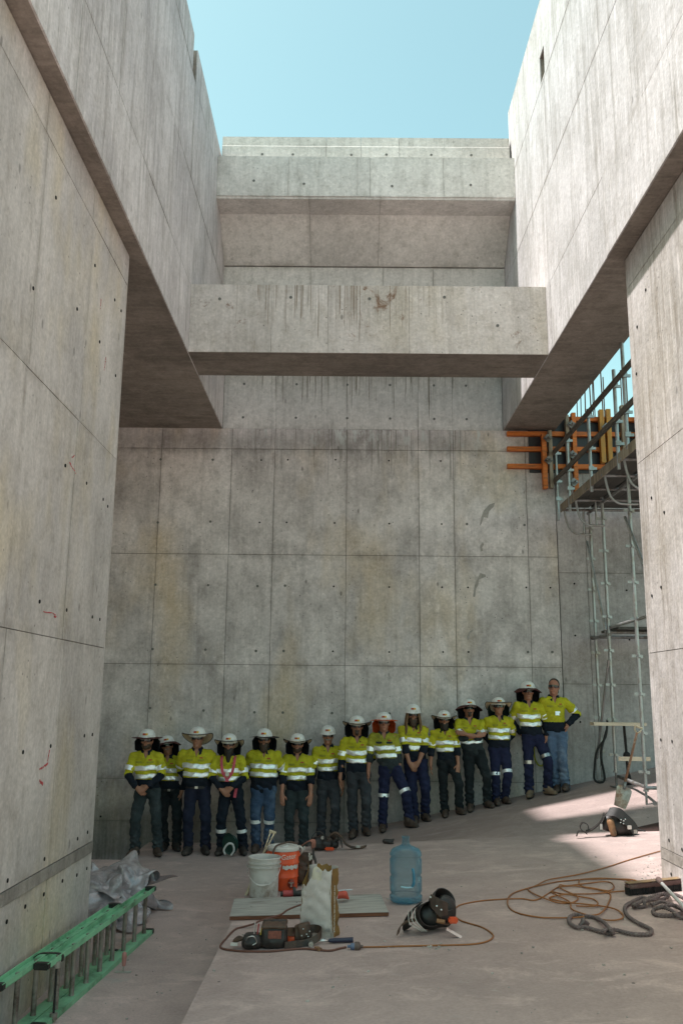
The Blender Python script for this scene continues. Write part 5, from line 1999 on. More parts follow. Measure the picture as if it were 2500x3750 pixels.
# ---------------- bucket
bk = thing('bucket', 'dirty white plastic bucket with wire handle in front of the orange cooler', 'bucket', (-.705, 8.56, slab_z(-.705) + .002))
prof = [(.001, 0), (.122, 0), (.127, .006), (.133, .25), (.150, .252), (.152, .262), (.138, .266), (.140, .285), (.151, .287), (.152, .296), (.139, .30), (.142, .325), (.150, .328), (.150, .338), (.141, .340), (.137, .33), (.128, .26), (.122, .012), (.001, .012)]
MB().lathe(prof, 36).build('bucket_shell', WHTP, bk, smooth=True, auto=35)
MB().tube(spline([(-.155, -.01, .275), (-.13, -.12, .20), (-.06, -.165, .135), (0, -.172, .122), (.06, -.165, .135), (.13, -.12, .20), (.155, -.01, .275)], 5), .0028, 6).build('wire_handle', STEEL, bk, smooth=True)
MB().tube([(-.055, -.170, .128), (0, -.176, .121), (.055, -.170, .128)], .010, 8).build('handle_grip', WHTP, bk, smooth=True, auto=60)

# ---------------- orange drink cooler
ck = thing('drink_cooler', 'orange drink cooler with white lid and handwritten name', 'cooler', (-.555, 8.86, slab_z(-.55) + .002))
m = MB()
N = 40
prof = [(.128, 0), (.134, .01), (.137, .10), (.142, .108), (.142, .118), (.138, .125), (.141, .22), (.146, .228), (.146, .24), (.142, .247), (.144, .335), (.140, .345)]
rings_ = []
for r, z in prof:
    row = []
    for k in range(N):
        a = 2 * math.pi * k / N
        sq = 1 + .035 * math.cos(4 * a + .3) ** 2
        row.append((r * sq * math.cos(a), r * sq * math.sin(a), z))
    rings_.append(row)
V = [p for row in rings_ for p in row]
Fc = [(i * N + k, i * N + (k + 1) % N, (i + 1) * N + (k + 1) % N, (i + 1) * N + k) for i in range(len(prof) - 1) for k in range(N)] + [tuple(reversed(range(N))), tuple((len(prof) - 1) * N + k for k in range(N))]
mesh_obj('body', V, Fc, ORNG, ck, True)
for s_ in (-1, 1):
    MB().box(s_ * .14 - .02, s_ * .14 + .02, -.03, .03, .285, .325).build('handle_lug', ORNG, ck, bevel=.008)
MB().lathe([(.001, .343), (.151, .343), (.153, .35), (.150, .372), (.140, .380), (.10, .382), (.095, .375), (.05, .374), (.045, .384), (.001, .385)], 36).build('lid', WHTP, ck, smooth=True, auto=35)
MB().tube(spline([(-.075, -.145, .27), (-.083, -.15, .34), (-.06, -.12, .392), (0, -.03, .402), (.06, .06, .402), (.13, .1, .375)], 6), .008, 8).build('rope_handle', plain('brown_rope', (.10, .06, .045), .9, bump=.6, scale=60), ck, smooth=True)
MB().tube(spline([(.155, 0, .30), (.178, -.02, .33), (.176, -.02, .36), (.145, 0, .378)], 6), .010, 8).build('bail_handle', WHTP, ck, smooth=True)
blob('tap_recess', (.04, -.2, .0), (.16, -.08, .13), .007, lambda F: F.ell((.086, -.124, .065), (.032, .022, .045), k=.005), plain('tap_recess_shade', (.22, .03, .012), .5), ck)  # raised blob in darkened orange, painting the shade of the tap recess
MB().tube([(.088, -.135, .075), (.09, -.175, .072)], .008, 8).build('tap', STEEL, ck)
MB().bar((.066, -.172, .082), (.112, -.172, .082), .008, .008).build('tap_lever', STEEL, ck)
MB().tube([(.09, -.168, .07), (.09, -.168, .045)], .006, 8).build('tap_spout', STEEL, ck)
wht = plain('white_paint_pen', (.7, .66, .6), .7)
ang = math.radians(26)
text_mesh('Gator', .062, wht, 'handwriting', ck, Matrix.Rotation(ang, 4, 'Z') @ Matrix.Translation((0, -.1495, .298)) @ Matrix.Rotation(math.radians(90), 4, 'X') @ Matrix.Rotation(math.radians(4), 4, 'Z'), bend=.1495)
pts = [[(.1452 * math.sin(a) * 1.03, -.1452 * math.cos(a) * 1.03, z) for z in (.19 + .008 * math.sin(a * 17), .222 + .006 * math.sin(a * 23))] for a in [math.radians(2 + 66 * i / 12) for i in range(13)]]
MB().sheet(pts, .003).build('torn_label', WHTP, ck)

# ---------------- cream painted bar leaning behind bucket
sb = thing('cream_bar', 'chipped cream painted bar leaning behind the bucket', 'bar', (0, 0, 0))
A_, B_ = Vector((-.872, 8.62, -.03)), Vector((-.672, 9.10, .47))
dd = (B_ - A_).normalized()
MB().bar(A_, A_ + dd * .50, .024, .024, (0, -1, .6)).build('shaft', CREAM, sb, bevel=.003, seg=1)
C_ = A_ + dd * .50
sdv = dd.cross(Vector((0, -1, .2))).normalized()
for s_ in (-1, 1):
    MB().bar(C_ - dd * .02 + sdv * s_ * .006, B_ - dd * .02 + sdv * s_ * .019, .013, .016, (0, -1, .6)).build('fork_arm', CREAM, sb, bevel=.002, seg=1)
MB().tube([B_ - sdv * .034 - dd * .018, B_ + sdv * .034 - dd * .018], .015, 8).build('grip', CREAM, sb, smooth=True, auto=60)

# ---------------- paper mortar bag
BAGW = plain('wrinkled_white_paper', (.56, .50, .47), .8, var=.2, scale=7, dirt=(.30, .24, .18), dirt_amt=.4, bump=.8)
BAGB = plain('brown_printed_paper', (.20, .11, .028), .7, var=.25, scale=9, dirt=(.09, .05, .02), dirt_amt=.3, bump=.4)
bg = thing('paper_bag', 'torn open white and brown paper mortar bag standing on the board edge', 'bag', (-.165, 7.08, slab_z(-.165) + .003), math.radians(-21))
hw, hd_, H = .128, .062, .50


def bagpt(side, t, z):
    w_ = hw * (1 - .05 * (z / H)) + .006 * math.sin(9 * z + 2)
    d_ = hd_ * (1 + .12 * math.sin(math.pi * z / H))
    x, y = {'f': (-w_ + 2 * w_ * t, -d_), 'r': (w_, -d_ + 2 * d_ * t), 'b': (w_ - 2 * w_ * t, d_), 'l': (-w_, d_ - 2 * d_ * t)}[side]
    cr = .016 * mnoise.noise(Vector((x * 14, y * 14, z * 17))) + .008 * mnoise.noise(Vector((x * 40, y * 40, z * 42)))
    bulge = .012 * math.sin(math.pi * t) if side in 'fb' else -.016 * math.sin(math.pi * t)
    nx_, ny_ = {'f': (0, -1), 'r': (1, 0), 'b': (0, 1), 'l': (-1, 0)}[side]
    return (x + nx_ * (cr + bulge), y + ny_ * (cr + bulge), z)


def bagtop(side, t):
    # ragged tear: low at the front left corner, a flap standing up in the middle
    if side == 'f':
        return .36 + .02 * math.sin(t * 40) if t < .28 else (.40 + .30 * (t - .28) if t < .5 else .475 - .012 * math.sin(t * 30))
    if side == 'r':
        return .475 + .004 * math.sin(t * 25)
    if side == 'b':
        return .485 + .006 * math.sin(t * 11)
    return .49 - .12 * t ** 1.4 + .005 * math.sin(t * 13)


for sd, mt, nm in (('f', BAGW, 'front_panel'), ('r', BAGB, 'gusset'), ('b', BAGW, 'back_panel'), ('l', BAGB, 'gusset')):
    nu = 15 if sd in 'fb' else 9
    rows = []
    for i in range(nu):
        t = i / (nu - 1)
        zt = bagtop(sd, t)
        rows.append([bagpt(sd, t, zt * j / 22) for j in range(23)])
    MB().sheet(rows, .002).build(nm, mt, bg, smooth=True, auto=70)
rows = []
for i in range(9):
    t = i / 8
    rows.append([(-.055 + .10 * t + .03 * w_ * (1 - t), -hd_ - .006 - .03 * w_ * (1 - w_) + .004 * math.sin(6 * t + 5 * w_), .33 + (.17 - .04 * abs(t - .35)) * w_) for w_ in [k / 10 for k in range(11)]])
MB().sheet(rows, .002).build('torn_flap', plain('cream_inner_paper', (.56, .50, .40), .8, var=.12, bump=.5), bg, smooth=True)
MB().sheet([[(.0 + .115 * i / 6, -hd_ + .004 - .006 * math.sin(i), z) for z in (.462, .49, .515 + .008 * math.sin(i * 2.1))] for i in range(7)], .003).build('brown_hem', BAGB, bg)
MB().sheet([[(hw + .004 - .018 * i / 3, -hd_ + .02 + .03 * i / 3, z * (1 - i / 4.5)) for z in (.005, .045, .085)] for i in range(4)], .002).build('torn_corner', BAGW, bg)
text_mesh('STRUCTURAL REPAIR MORTAR BAG', .020, plain('white_print', (.6, .57, .5), .7), 'printed_text', bg, Matrix.Translation((hw + .007, -hd_ + .026, .21)) @ Matrix.Rotation(math.radians(90), 4, 'Z') @ Matrix.Rotation(math.radians(90), 4, 'X') @ Matrix.Rotation(math.radians(90), 4, 'Z'), 0, .0015)
text_mesh('|||||||', .03, plain('grey_print', (.2, .2, .22), .8), 'bar_print', bg, Matrix.Translation((.09, -hd_ - .012, .07)) @ Matrix.Rotation(math.radians(90), 4, 'X'), 0, .001)

# ---------------- water bottle
WB = NM('blue_polycarbonate')
WB.set(col=(.10, .28, .38), rough=.08, spec=1.0)
tb_ = WB.nt.nodes.new('ShaderNodeBsdfTransparent')
tb_.inputs[0].default_value = (.87, .945, .97, 1)
mx_ = WB.nt.nodes.new('ShaderNodeMixShader')
lw_ = WB.nt.nodes.new('ShaderNodeLayerWeight')
lw_.inputs[0].default_value = .35
WB.L(WB.rng(lw_.outputs['Facing'], 0.1, .9, .05, .65), mx_.inputs[0])
WB.L(tb_.outputs[0], mx_.inputs[1])
WB.L(WB.b.outputs[0], mx_.inputs[2])
WB.L(mx_.outputs[0], WB.out.inputs[0])
wb = thing('water_bottle', 'empty clear blue water cooler bottle standing on the slab', 'bottle', (.545, 8.06, slab_z(.545) + .002))
outer = [(.001, .004), (.11, .0), (.128, .008), (.136, .02), (.139, .055), (.128, .065), (.128, .08), (.137, .092), (.137, .20), (.128, .212), (.128, .224), (.137, .236), (.137, .345), (.130, .357), (.130, .368), (.138, .38), (.134, .40), (.115, .428), (.075, .445), (.045, .455), (.034, .468), (.030, .49), (.029, .513), (.033, .516), (.033, .530), (.026, .530)]
inner = [(max(.001, r - .0035), z + (.004 if i < 3 else 0)) for i, (r, z) in enumerate(outer[:-1])][::-1]
MB().lathe(outer + inner, 40).build('bottle_shell', WB.m, wb, smooth=True, auto=40)
hm = plain('blue_moulded_grip', (.055, .22, .34), .25, var=.1)
MB().tube(spline([(.05, -.125, .29), (.058, -.135, .25), (.058, -.135, .18), (.045, -.125, .145)], 5), .012, 8).build('grip_bar', hm, wb, smooth=True)
MB().tube(spline([(-.05, -.126, .145), (0, -.137, .14), (.05, -.128, .142)], 5), .007, 8).build('grip_ledge', plain('pale_blue_edge', (.35, .58, .68), .2), wb, smooth=True)

# ---------------- small tools on the board and slab
gr = thing('angle_grinder', 'red and black power tool lying beside the bucket', 'grinder', (-.40, 8.38, slab_z(-.40) + .004), math.radians(8))
MB().tube([(-.12, 0, .04), (-.03, 0, .042)], .030, 12).build('grip', REDG, gr, smooth=True, auto=50)
MB().lathe([(0, -.02), (.022, -.02), (.022, .0), (0, 0)], 12, (-.121, 0, .04), Matrix.Rotation(math.radians(90), 3, 'Y')).build('grip_end', BLACKP, gr)
MB().lathe([(0, -.012), (.048, -.012), (.05, 0), (.048, .012), (0, .012)], 18, (-.02, 0, .05), Matrix.Rotation(math.radians(90), 3, 'Y')).build('guard', BLACKP, gr, smooth=True, auto=40)
MB().tube([(-.01, 0, .042), (.08, .0, .045), (.15, 0, .04)], .028, 12, rr=[.024, .031, .026]).build('motor_body', BLACKP, gr, smooth=True, auto=50)
rt_ = thing('caulking_gun', 'red handled tool with thin rod lying behind the paper bag', 'tool', (0, 0, 0))
zc = slab_z(0) + .036
blob('handle', (-.13, 7.9, zc - .02), (.09, 8.1, zc + .12), .008, lambda F: (F.cone((-.06, 8.0, zc + .05), (.02, 8.0, zc + .062), .030, .028), F.cone((.02, 8.0, zc + .06), (.055, 8.0, zc + .03), .026, .010)), plain('red_plastic', (.50, .075, .045), .45), rt_)
MB().tube([(-.1, 8.06, zc + .075), (.09, 8.08, zc + .085)], .004, 6).build('rod', STEEL, rt_)
hmr = thing('hammer', 'steel claw hammer with navy grip lying in front of the paper bag', 'hammer', (0, 0, 0))
h0, h1 = Vector((-.205, 6.87, slab_z(-.2) + .022)), Vector((.085, 6.87, slab_z(.085) + .02))
MB().tube([h0, h0.lerp(h1, .42)], .008, 8).build('shaft', STEEL, hmr, smooth=True)
MB().tube([h0.lerp(h1, .40), h0.lerp(h1, .5), h0.lerp(h1, .9), h1], .016, 10, rr=[.013, .016, .017, .018]).build('grip', NAVG, hmr, smooth=True, auto=60)
MB().tube([h0 + Vector((-.01, -.065, -.002)), h0 + Vector((-.005, 0, 0))], .015, 10).build('head', STEEL, hmr, smooth=True, auto=50)
MB().lathe([(0, -.012), (.019, -.012), (.019, .012), (0, .012)], 12, tuple(h0 + Vector((-.01, -.07, -.002))), Matrix.Rotation(math.radians(90), 3, 'X')).build('face', STEEL, hmr)
for s_ in (-1, 1):
    MB().tube(spline([h0 + Vector((0, .005, 0)), h0 + Vector((.004, .04, .004)), h0 + Vector((s_ * .014, .085, -.006))], 4), .007, 6, rr=None).build('claw', STEEL, hmr, smooth=True)
pli = thing('pliers', 'open steel pliers lying under the leather strap', 'pliers', (-.10, 6.93, slab_z(-.1) + .012))
for s_ in (-1, 1):
    MB().tube(spline([(-.09, s_ * .012, 0), (-.03, s_ * -.004, .002), (.05, s_ * .03, .002), (.11, s_ * .035, 0)], 4), .006, 6).build('arm', STEEL, pli, smooth=True)
plg = thing('cord_plug', 'round extension plug joining two cords on the slab', 'plug', tuple(on_slab(1300, 3466, .02)))
RX = Matrix.Rotation(math.radians(90), 3, 'Y')
MB().lathe([(0, -.055), (.010, -.055), (.011, -.035), (.022, -.030), (.024, -.005), (0, -.004)], 14, (0, 0, 0), RX).build('plug_half', plain('blue_clear_plug', (.10, .13, .22), .3), plg, smooth=True, auto=40)
MB().lathe([(0, -.003), (.030, -.003), (.032, .006), (.032, .026), (.026, .034), (.011, .038), (.010, .055), (0, .055)], 14, (0, 0, 0), RX).build('socket_half', plain('brown_socket', (.10, .065, .055), .5), plg, smooth=True, auto=40)

# ---------------- cords, air hose, rope: laid out on the slab
CORD = plain('brown_rubber_cord', (.14, .055, .038), .55, var=.2)
HOSE = plain('orange_brown_cord', (.28, .105, .03), .5, var=.25, scale=4, obj=False)


def z5(x, y, dz=.0):
    return on_slab(780 + x / 2.24, 3000 + y / 2.24, dz)


def z6(x, y, dz=.0):
    return on_slab(1350 + x / 1.3635, 2950 + y / 1.3635, dz)


def zb6(x, y, dz=.0):
    return on_slab(2040 + x / 3.4087, 3100 + y / 3.4087, dz)


def lay(fn, pts, r, bump=None):
    out = []
    for i, (x, y) in enumerate(pts):
        out.append(fn(x, y, r + (bump[i] if bump else 0)))
    return out


P_ = lay(z5, [(760, 690), (690, 712), (610, 745), (560, 780), (480, 805), (390, 832), (330, 860), (240, 885), (180, 905), (110, 975), (62, 1050), (180, 1078), (330, 1085), (480, 1083), (600, 1072), (740, 1062), (860, 1072), (960, 1078), (1040, 1060), (1090, 1050)], .0075, [.032] * 6 + [.02] + [.0] * 13)
o = MB().tube(spline(P_, 6), .0075, 8).build('power_cord', CORD, smooth=True)
tag(o, 'brown extension cord looping round the leather pouches to the plug', 'cord')
strapm = MB().bar(on_slab(1158, 3470, .012), on_slab(1172, 3478, .012), .03, .016).build('cord_tag', LEAT, o)
main = lay(z5, [(1195, 1050), (1300, 1048), (1420, 1046), (1560, 1040)], .006) + lay(z6, [(120, 704), (260, 700), (400, 697), (520, 692), (590, 678), (620, 655), (605, 632), (560, 606), (500, 588), (455, 572)], .006)
main += lay(z6, [(420, 540), (440, 505), (480, 490), (560, 476), (660, 468), (760, 465), (840, 470)], .006)
coil = [(-20, 520), (60, 500), (200, 492), (330, 505), (450, 520), (570, 545), (640, 552), (690, 530), (700, 490), (660, 450), (560, 440), (420, 455), (250, 475), (120, 490), (30, 480), (40, 520), (150, 575), (230, 610), (255, 645), (230, 680), (150, 705), (0, 700), (-180, 640), (-330, 570), (-360, 520), (-200, 480), (0, 440), (200, 420), (400, 400), (560, 395), (760, 405), (900, 410), (990, 430), (1035, 470)]
coil2 = [(1000, 470), (900, 430), (780, 408), (640, 400), (480, 408), (300, 410), (268, 430), (275, 470), (340, 510), (450, 530), (560, 550), (650, 590), (660, 640), (640, 690), (600, 770), (520, 840), (400, 862), (240, 885), (0, 890), (-250, 880), (-520, 820), (-620, 730), (-600, 620), (-500, 560), (-300, 500), (-130, 420), (60, 385), (300, 340), (600, 262), (900, 165), (1190, 82), (1420, 20)]
coil3 = [(880, 552), (760, 560), (600, 575), (440, 590), (250, 592), (60, 590), (-80, 560), (20, 620), (150, 690), (170, 770), (260, 820), (400, 862), (560, 910), (700, 920), (800, 900), (815, 860), (760, 800), (640, 760), (480, 735), (300, 715), (100, 695), (-100, 640), (100, 600), (300, 630), (440, 655), (500, 700), (470, 740), (350, 745), (230, 740)]
hs_ = thing('hose_coil', 'tangled orange-brown cord coil trailing across the slab', 'cord', (0, 0, 0))


def bumps(n, a, seed):
    rr = random.Random(seed)
    return [a * rr.random() for _ in range(n)]


MB().tube(spline(main + lay(zb6, coil, .006, bumps(len(coil), .012, 1)), 7), .006, 7).build('cord_run', HOSE, hs_, smooth=True)
MB().tube(spline(lay(zb6, coil2, .006, bumps(len(coil2), .012, 2)), 7), .006, 7).build('cord_run', HOSE, hs_, smooth=True)
MB().tube(spline(lay(zb6, coil3, .006, bumps(len(coil3), .014, 3)), 7), .006, 7).build('cord_run', HOSE, hs_, smooth=True)

ROPE = plain('purple_grey_rope', (.155, .115, .115), .95, var=.3, scale=90, dirt=(.3, .25, .22), dirt_amt=.25, bump=.5)


def rope(pts, R, pitch, parent, n=9):
    g_ = spline(pts, n)
    # resample evenly
    out = [g_[0]]
    st_ = R * .55
    acc = 0
    for a, b in zip(g_[:-1], g_[1:]):
        L = (b - a).length
        while acc + L >= st_:
            t = (st_ - acc) / L
            a = a.lerp(b, t)
            out.append(a)
            L = (b - a).length
            acc = 0
        acc += L
    for s_ in range(3):
        strand = []
        prev = None
        L = 0
        for i, p in enumerate(out):
            t = (out[min(i + 1, len(out) - 1)] - out[max(i - 1, 0)]).normalized()
            a = t.cross(Vector((0, 0, 1))).normalized()
            b = a.cross(t)
            if i:
                L += (p - out[i - 1]).length
            an = 2 * math.pi * (L / pitch + s_ / 3)
            strand.append(p + (a * math.cos(an) + b * math.sin(an)) * R * .5)
        MB().tube(strand, R * .56, 6).build('strand', ROPE, parent, smooth=True)


rp = thing('rope', 'thick twisted purple-grey rope lying loose in front of the broom', 'rope', (0, 0, 0))
rope_pts = lay(zb6, [(300, 865), (230, 850), (160, 875), (140, 930), (190, 985), (260, 1010), (360, 1010), (480, 1045), (600, 1075), (690, 1085), (660, 1040), (580, 950), (480, 890), (380, 870), (330, 872)], .018, [0] * 10 + [.03, .02, .0, .0, 0])
rope(rope_pts, .0145, .075, rp)
rope_pts = lay(zb6, [(560, 1060), (640, 1030), (760, 1050), (900, 1085), (1050, 1095), (1150, 1085), (1170, 1040), (1100, 1000), (980, 940), (880, 870), (840, 800), (850, 740), (930, 690), (1050, 640), (1180, 660), (1300, 600), (1380, 620), (1300, 660), (1150, 665), (1080, 690), (1090, 740), (1010, 750), (940, 740), (980, 715), (1120, 650), (1300, 590), (1460, 600), (1600, 660)], .018, [.03, .02] + [0] * 12 + [.02, .03, .03, .0, .03, .03, 0, 0, 0, .03, .03, .04, .03, .02])
rope(rope_pts, .0145, .075, rp)
rope_pts = lay(zb6, [(1170, 730), (1300, 690), (1450, 740), (1560, 800), (1500, 850), (1380, 860), (1230, 850), (1190, 800), (1300, 760), (1420, 800), (1520, 880), (1640, 900), (1600, 820), (1480, 740), (1330, 740), (1240, 770)], .018, [0, .02, .03, .0, 0, 0, 0, 0, .03, .03, .0, 0, .03, .04, .05, .03])
rope(rope_pts, .0145, .075, rp)
sc_ = on_slab(2137, 3384, .02)
tag(blob('stone_chunk', np.array(sc_) - .06, np.array(sc_) + .06, .008, lambda F: F.box(sc_, (.034, .016, .03), np.array(Matrix.Rotation(.6, 3, 'Y') @ Matrix.Rotation(.4, 3, 'Z')), .004), plain('grey_metal_scrap', (.16, .13, .13), .5, .5), None, .003, 90), 'flat grey scrap piece lying inside the rope loop', 'scrap')

# ---------------- broom
br = thing('broom', 'wide dusty broom with yellow-edged head and white handle', 'broom', (0, 0, 0))
bl = on_slab(2303, 3283, .0)
brr = Vector((bl.x + .75, bl.y + .16, slab_z(bl.x + .75)))
d_ = (brr - bl).normalized()
nb = Vector((-d_.y, d_.x, 0)).normalized()
up = Vector((0, 0, 1))
BRH = plain('dusty_wood_broom_head', (.13, .07, .065), .8, var=.3, dirt=(.25, .2, .17), dirt_amt=.4)
MB().bar(bl + up * .075 + nb * .04, brr + up * .075 + nb * .04, .085, .045).build('broom_head', BRH, br, bevel=.012)
MB().bar(bl + up * .0985 + nb * .04, brr + up * .0985 + nb * .04, .075, .004).build('head_top', plain('dusty_yellow_varnish', (.24, .155, .075), .7, var=.3, dirt=(.2, .15, .12), dirt_amt=.6), br)
m = MB()
for k in range(260):
    t = random.random()
    q = bl.lerp(brr, t) + nb * (.005 + .07 * random.random())
    m.tube([q + up * .055, q + up * .004 + Vector((random.uniform(-.012, .012), random.uniform(-.02, .01), 0))], .004, 4)
MB().bar(bl + up * .035 + nb * .042, brr + up * .035 + nb * .042, .062, .058).build('bristle_block', plain('dense_black_bristle', (.014, .012, .013), .9, bump=.8, scale=80), br)
o = m.build('bristles', plain('black_bristle', (.012, .011, .012), .8), br)
tag(o, kind='stuff')
hb = bl.lerp(brr, .38) + up * .10 + nb * .03
he = on_slab(2500, 3318, .28)
MB().tube([hb, hb + (he - hb) * .18], .024, 10, rr=[.026, .019]).build('ferrule', BRH, br, smooth=True, auto=50)
MB().tube([hb + (he - hb) * .12, hb + (he - hb) * 2.4], .013, 10).build('handle', plain('white_handle', (.62, .6, .6), .4), br, smooth=True, auto=50)

# ---------------- leather tool belts
# (a) in front: two pouches, badge, pencils, strap with rivets
ta = thing('tool_belt', 'black leather tool belt with two pouches, nearest to the extension cord', 'tool belt', (-.50, 6.86, slab_z(-.5)))
blob('pouch', (-.14, -.13, -.01), (.16, .12, .24), .008, lambda F: (F.box((.02, 0, .075), (.092, .055, .075), None, .03), F.ell((.02, -.03, .05), (.088, .05, .05), k=.03), F.cone((-.05, .02, .16), (.09, .02, .165), .018, .018)), LEA, ta, .0018, 60)
blob('pouch', (-.25, -.13, -.01), (-.05, .12, .2), .008, lambda F: (F.box((-.135, .0, .045), (.065, .06, .045), None, .025), F.ell((-.14, -.03, .035), (.07, .05, .035), k=.03)), LEA, ta, .0018, 60)
blob('pouch_flap', (-.12, -.13, .07), (.15, .1, .22), .008, lambda F: F.box((.02, -.005, .155), (.09, .06, .014), np.array(Matrix.Rotation(.25, 3, 'X')), .012), LEAB, ta, .002, 50)
MB().box(-.02, .075, -.087, -.079, .075, .128).build('maker_badge', plain('red_brown_badge', (.20, .06, .04), .6, var=.5, scale=60), ta, bevel=.003)
for k in range(5):
    MB().tube([(-.125 + .022 * k, -.02 - .01 * (k % 2), .07), (-.12 + .026 * k, .0, .165 - .01 * k)], .005, 6).build('tool_handle', [STEEL, REDG, plain('yellow_pencil', (.6, .4, .04), .5), STEEL, STEEL][k], ta)
MB().tube(spline([(-.18, -.06, .05), (-.16, -.09, .085), (-.12, -.09, .09), (-.10, -.075, .05), (-.13, -.08, .03)], 5), .004, 6).build('steel_loop', STEEL, ta, smooth=True)
MB().tube(spline([(-.2, .03, .04), (-.24, .05, .05), (-.27, .02, .03), (-.22, .0, .05), (-.17, .02, .06)], 5), .012, 8).build('glove_roll', LEAB, ta, smooth=True)
MB().box(-.29, -.24, -.03, -.01, .012, .03).build('key_tag', WHTP, ta)
strap('belt_strap', [(.10, .01, .10), (.19, .08, .09), (.30, .09, .105), (.355, .03, .10), (.33, -.02, .07), (.25, -.03, .035), (.16, -.06, .03), (.10, -.085, .028)], .055, .006, LEAB, ta, (.0, .25, 1))
blob('hammer_frog', (.15, -.05, -.0), (.32, .14, .2), .008, lambda F: (F.box((.235, .045, .10), (.045, .03, .055), np.array(Matrix.Rotation(-.25, 3, 'Y')), .015), F.box((.19, .05, .085), (.03, .028, .05), None, .012)), LEAB, ta, .0015, 60)
for x, z in ((.215, .075), (.25, .085), (.272, .105), (.225, .12), (.262, .07)):
    MB().lathe([(0, -.003), (.005, -.002), (.005, .002), (0, .004)], 8, (x, .008, z), Matrix.Rotation(math.radians(90), 3, 'X')).build('rivet', STEEL, ta)
oc = tag(blob('orange_case', (-.44, 6.88, -.02), (-.28, 7.04, .13), .007, lambda F: (F.box((-.345, 6.95, slab_z(-.34) + .048), (.047, .035, .048), None, .02), F.box((-.345, 6.935, slab_z(-.34) + .025), (.055, .035, .024), None, .012)), ORNG), 'orange plastic tape measure case between pouch and leather strap', 'case')
MB().box(-.375, -.315, 6.9035, 6.9095, slab_z(-.34) + .052, slab_z(-.34) + .078).build('print_panel', plain('dark_print', (.12, .04, .03), .5, var=.6, scale=120), oc)

# (b) tall brown pouches leaning behind the cooler
tb = thing('tool_belt', 'tall brown leather tool pouches propped beside the orange cooler', 'tool belt', (-.36, 8.98, slab_z(-.36)))
blob('pouch', (-.16, -.12, -.01), (.14, .14, .36), .009, lambda F: (F.box((-.02, .03, .15), (.085, .05, .14), np.array(Matrix.Rotation(.18, 3, 'Y')), .03), F.ell((-.03, -.01, .10), (.07, .06, .09), k=.03)), LEAB, tb, .003, 40)
blob('pouch', (-.06, -.14, -.01), (.16, .12, .26), .009, lambda F: (F.box((.05, -.02, .10), (.05, .045, .09), np.array(Matrix.Rotation(.3, 3, 'Y')), .025)), LEA, tb, .003, 45)
strap('belt_strap', [(-.12, .0, .27), (-.04, -.03, .33), (.03, -.04, .375), (.07, -.02, .40), (.09, .0, .38), (.085, -.01, .28), (.11, -.01, .20), (.10, -.03, .14)], .06, .007, LEA, tb, (.2, 1, .1))
strap('worn_strap', [(-.02, -.045, .36), (.045, -.05, .405), (.085, -.045, .40), (.085, -.04, .34)], .055, .008, plain('faded_red_leather', (.26, .10, .07), .6, var=.3), tb, (.6, .7, .2))
for x, z in ((.0, .34), (.055, .25), (.05, .28), (.07, .26)):
    MB().box(x - .008, x + .008, -.075, -.067, z - .02, z + .02).build('buckle', STEEL, tb, bevel=.003)
strap('belt_strap', [(-.07, -.06, .19), (.0, -.09, .165), (.07, -.085, .17), (.12, -.06, .20)], .03, .006, LEAB, tb, (0, .2, 1))

# (c) low heap behind on the slab edge
tc = thing('tool_belt', 'flat heap of dark tool belt straps at the slab edge by the grey-trousered legs', 'tool belt', (-.10, 10.9, slab_z(-.1)))
blob('pouch', (-.3, -.14, -.01), (.05, .14, .22), .010, lambda F: (F.box((-.14, .0, .05), (.12, .07, .05), None, .03), F.cone((-.2, .0, .09), (-.12, .02, .10), .055, .05), F.cone((-.02, .0, .06), (.02, .0, .06), .05, .045)), LEA, tc, .004, 40)
strap('belt_strap', [(-.24, -.03, .05), (-.25, -.03, .14), (-.19, -.02, .20), (-.12, -.02, .17), (-.10, -.03, .10)], .06, .007, LEA, tc, (.1, 1, 0))
strap('belt_strap', [(-.08, -.03, .05), (-.05, -.03, .15), (.02, -.03, .19), (.09, -.03, .15), (.13, -.04, .08), (.20, -.05, .04), (.30, -.05, .03), (.38, -.04, .05)], .06, .007, LEAB, tc, (.1, 1, .2))
strap('belt_strap', [(-.02, -.06, .03), (.03, -.05, .12), (.08, -.05, .11), (.10, -.06, .03)], .05, .007, LEA, tc, (.1, 1, 0))
MB().box(-.10, .01, -.15, -.11, .008, .045).build('orange_tape_measure', ORNG, tc, bevel=.012)
MB().lathe([(0, -.006), (.018, -.006), (.02, 0), (.018, .006), (0, .006)], 12, (-.13, -.075, .14), Matrix.Rotation(math.radians(90), 3, 'X')).build('buckle', STEEL, tc)
MB().box(.26, .31, -.09, -.075, .035, .06).build('buckle', STEEL, tc, bevel=.004)

# (d) black pouches in the middle of the slab
td = thing('tool_belt', 'rolled black leather tool belt with wide pouches lying in the middle of the slab', 'tool belt', (.69, 7.05, slab_z(.69)))
td.scale = (1.12, 1.12, 1.12)


def bowl(c, axis, r, d, th, sq=(1, 1)):
    """open leather pouch: half shell, opening along axis"""
    q = Vector(axis).normalized().to_track_quat('Z', 'Y').to_matrix()
    prof = [(.0005, -d), (r * .55, -d * .9), (r * .85, -d * .55), (r, 0), (r - th, 0), (r * .85 - th, -d * .5), (r * .5, -d * .82), (.0005, -d + th)]
    m = MB().lathe([(a, b) for a, b in prof], 26)
    m.v = [tuple(q @ Vector((x * sq[0], y * sq[1], z)) + Vector(c)) for x, y, z in m.v]
    return m


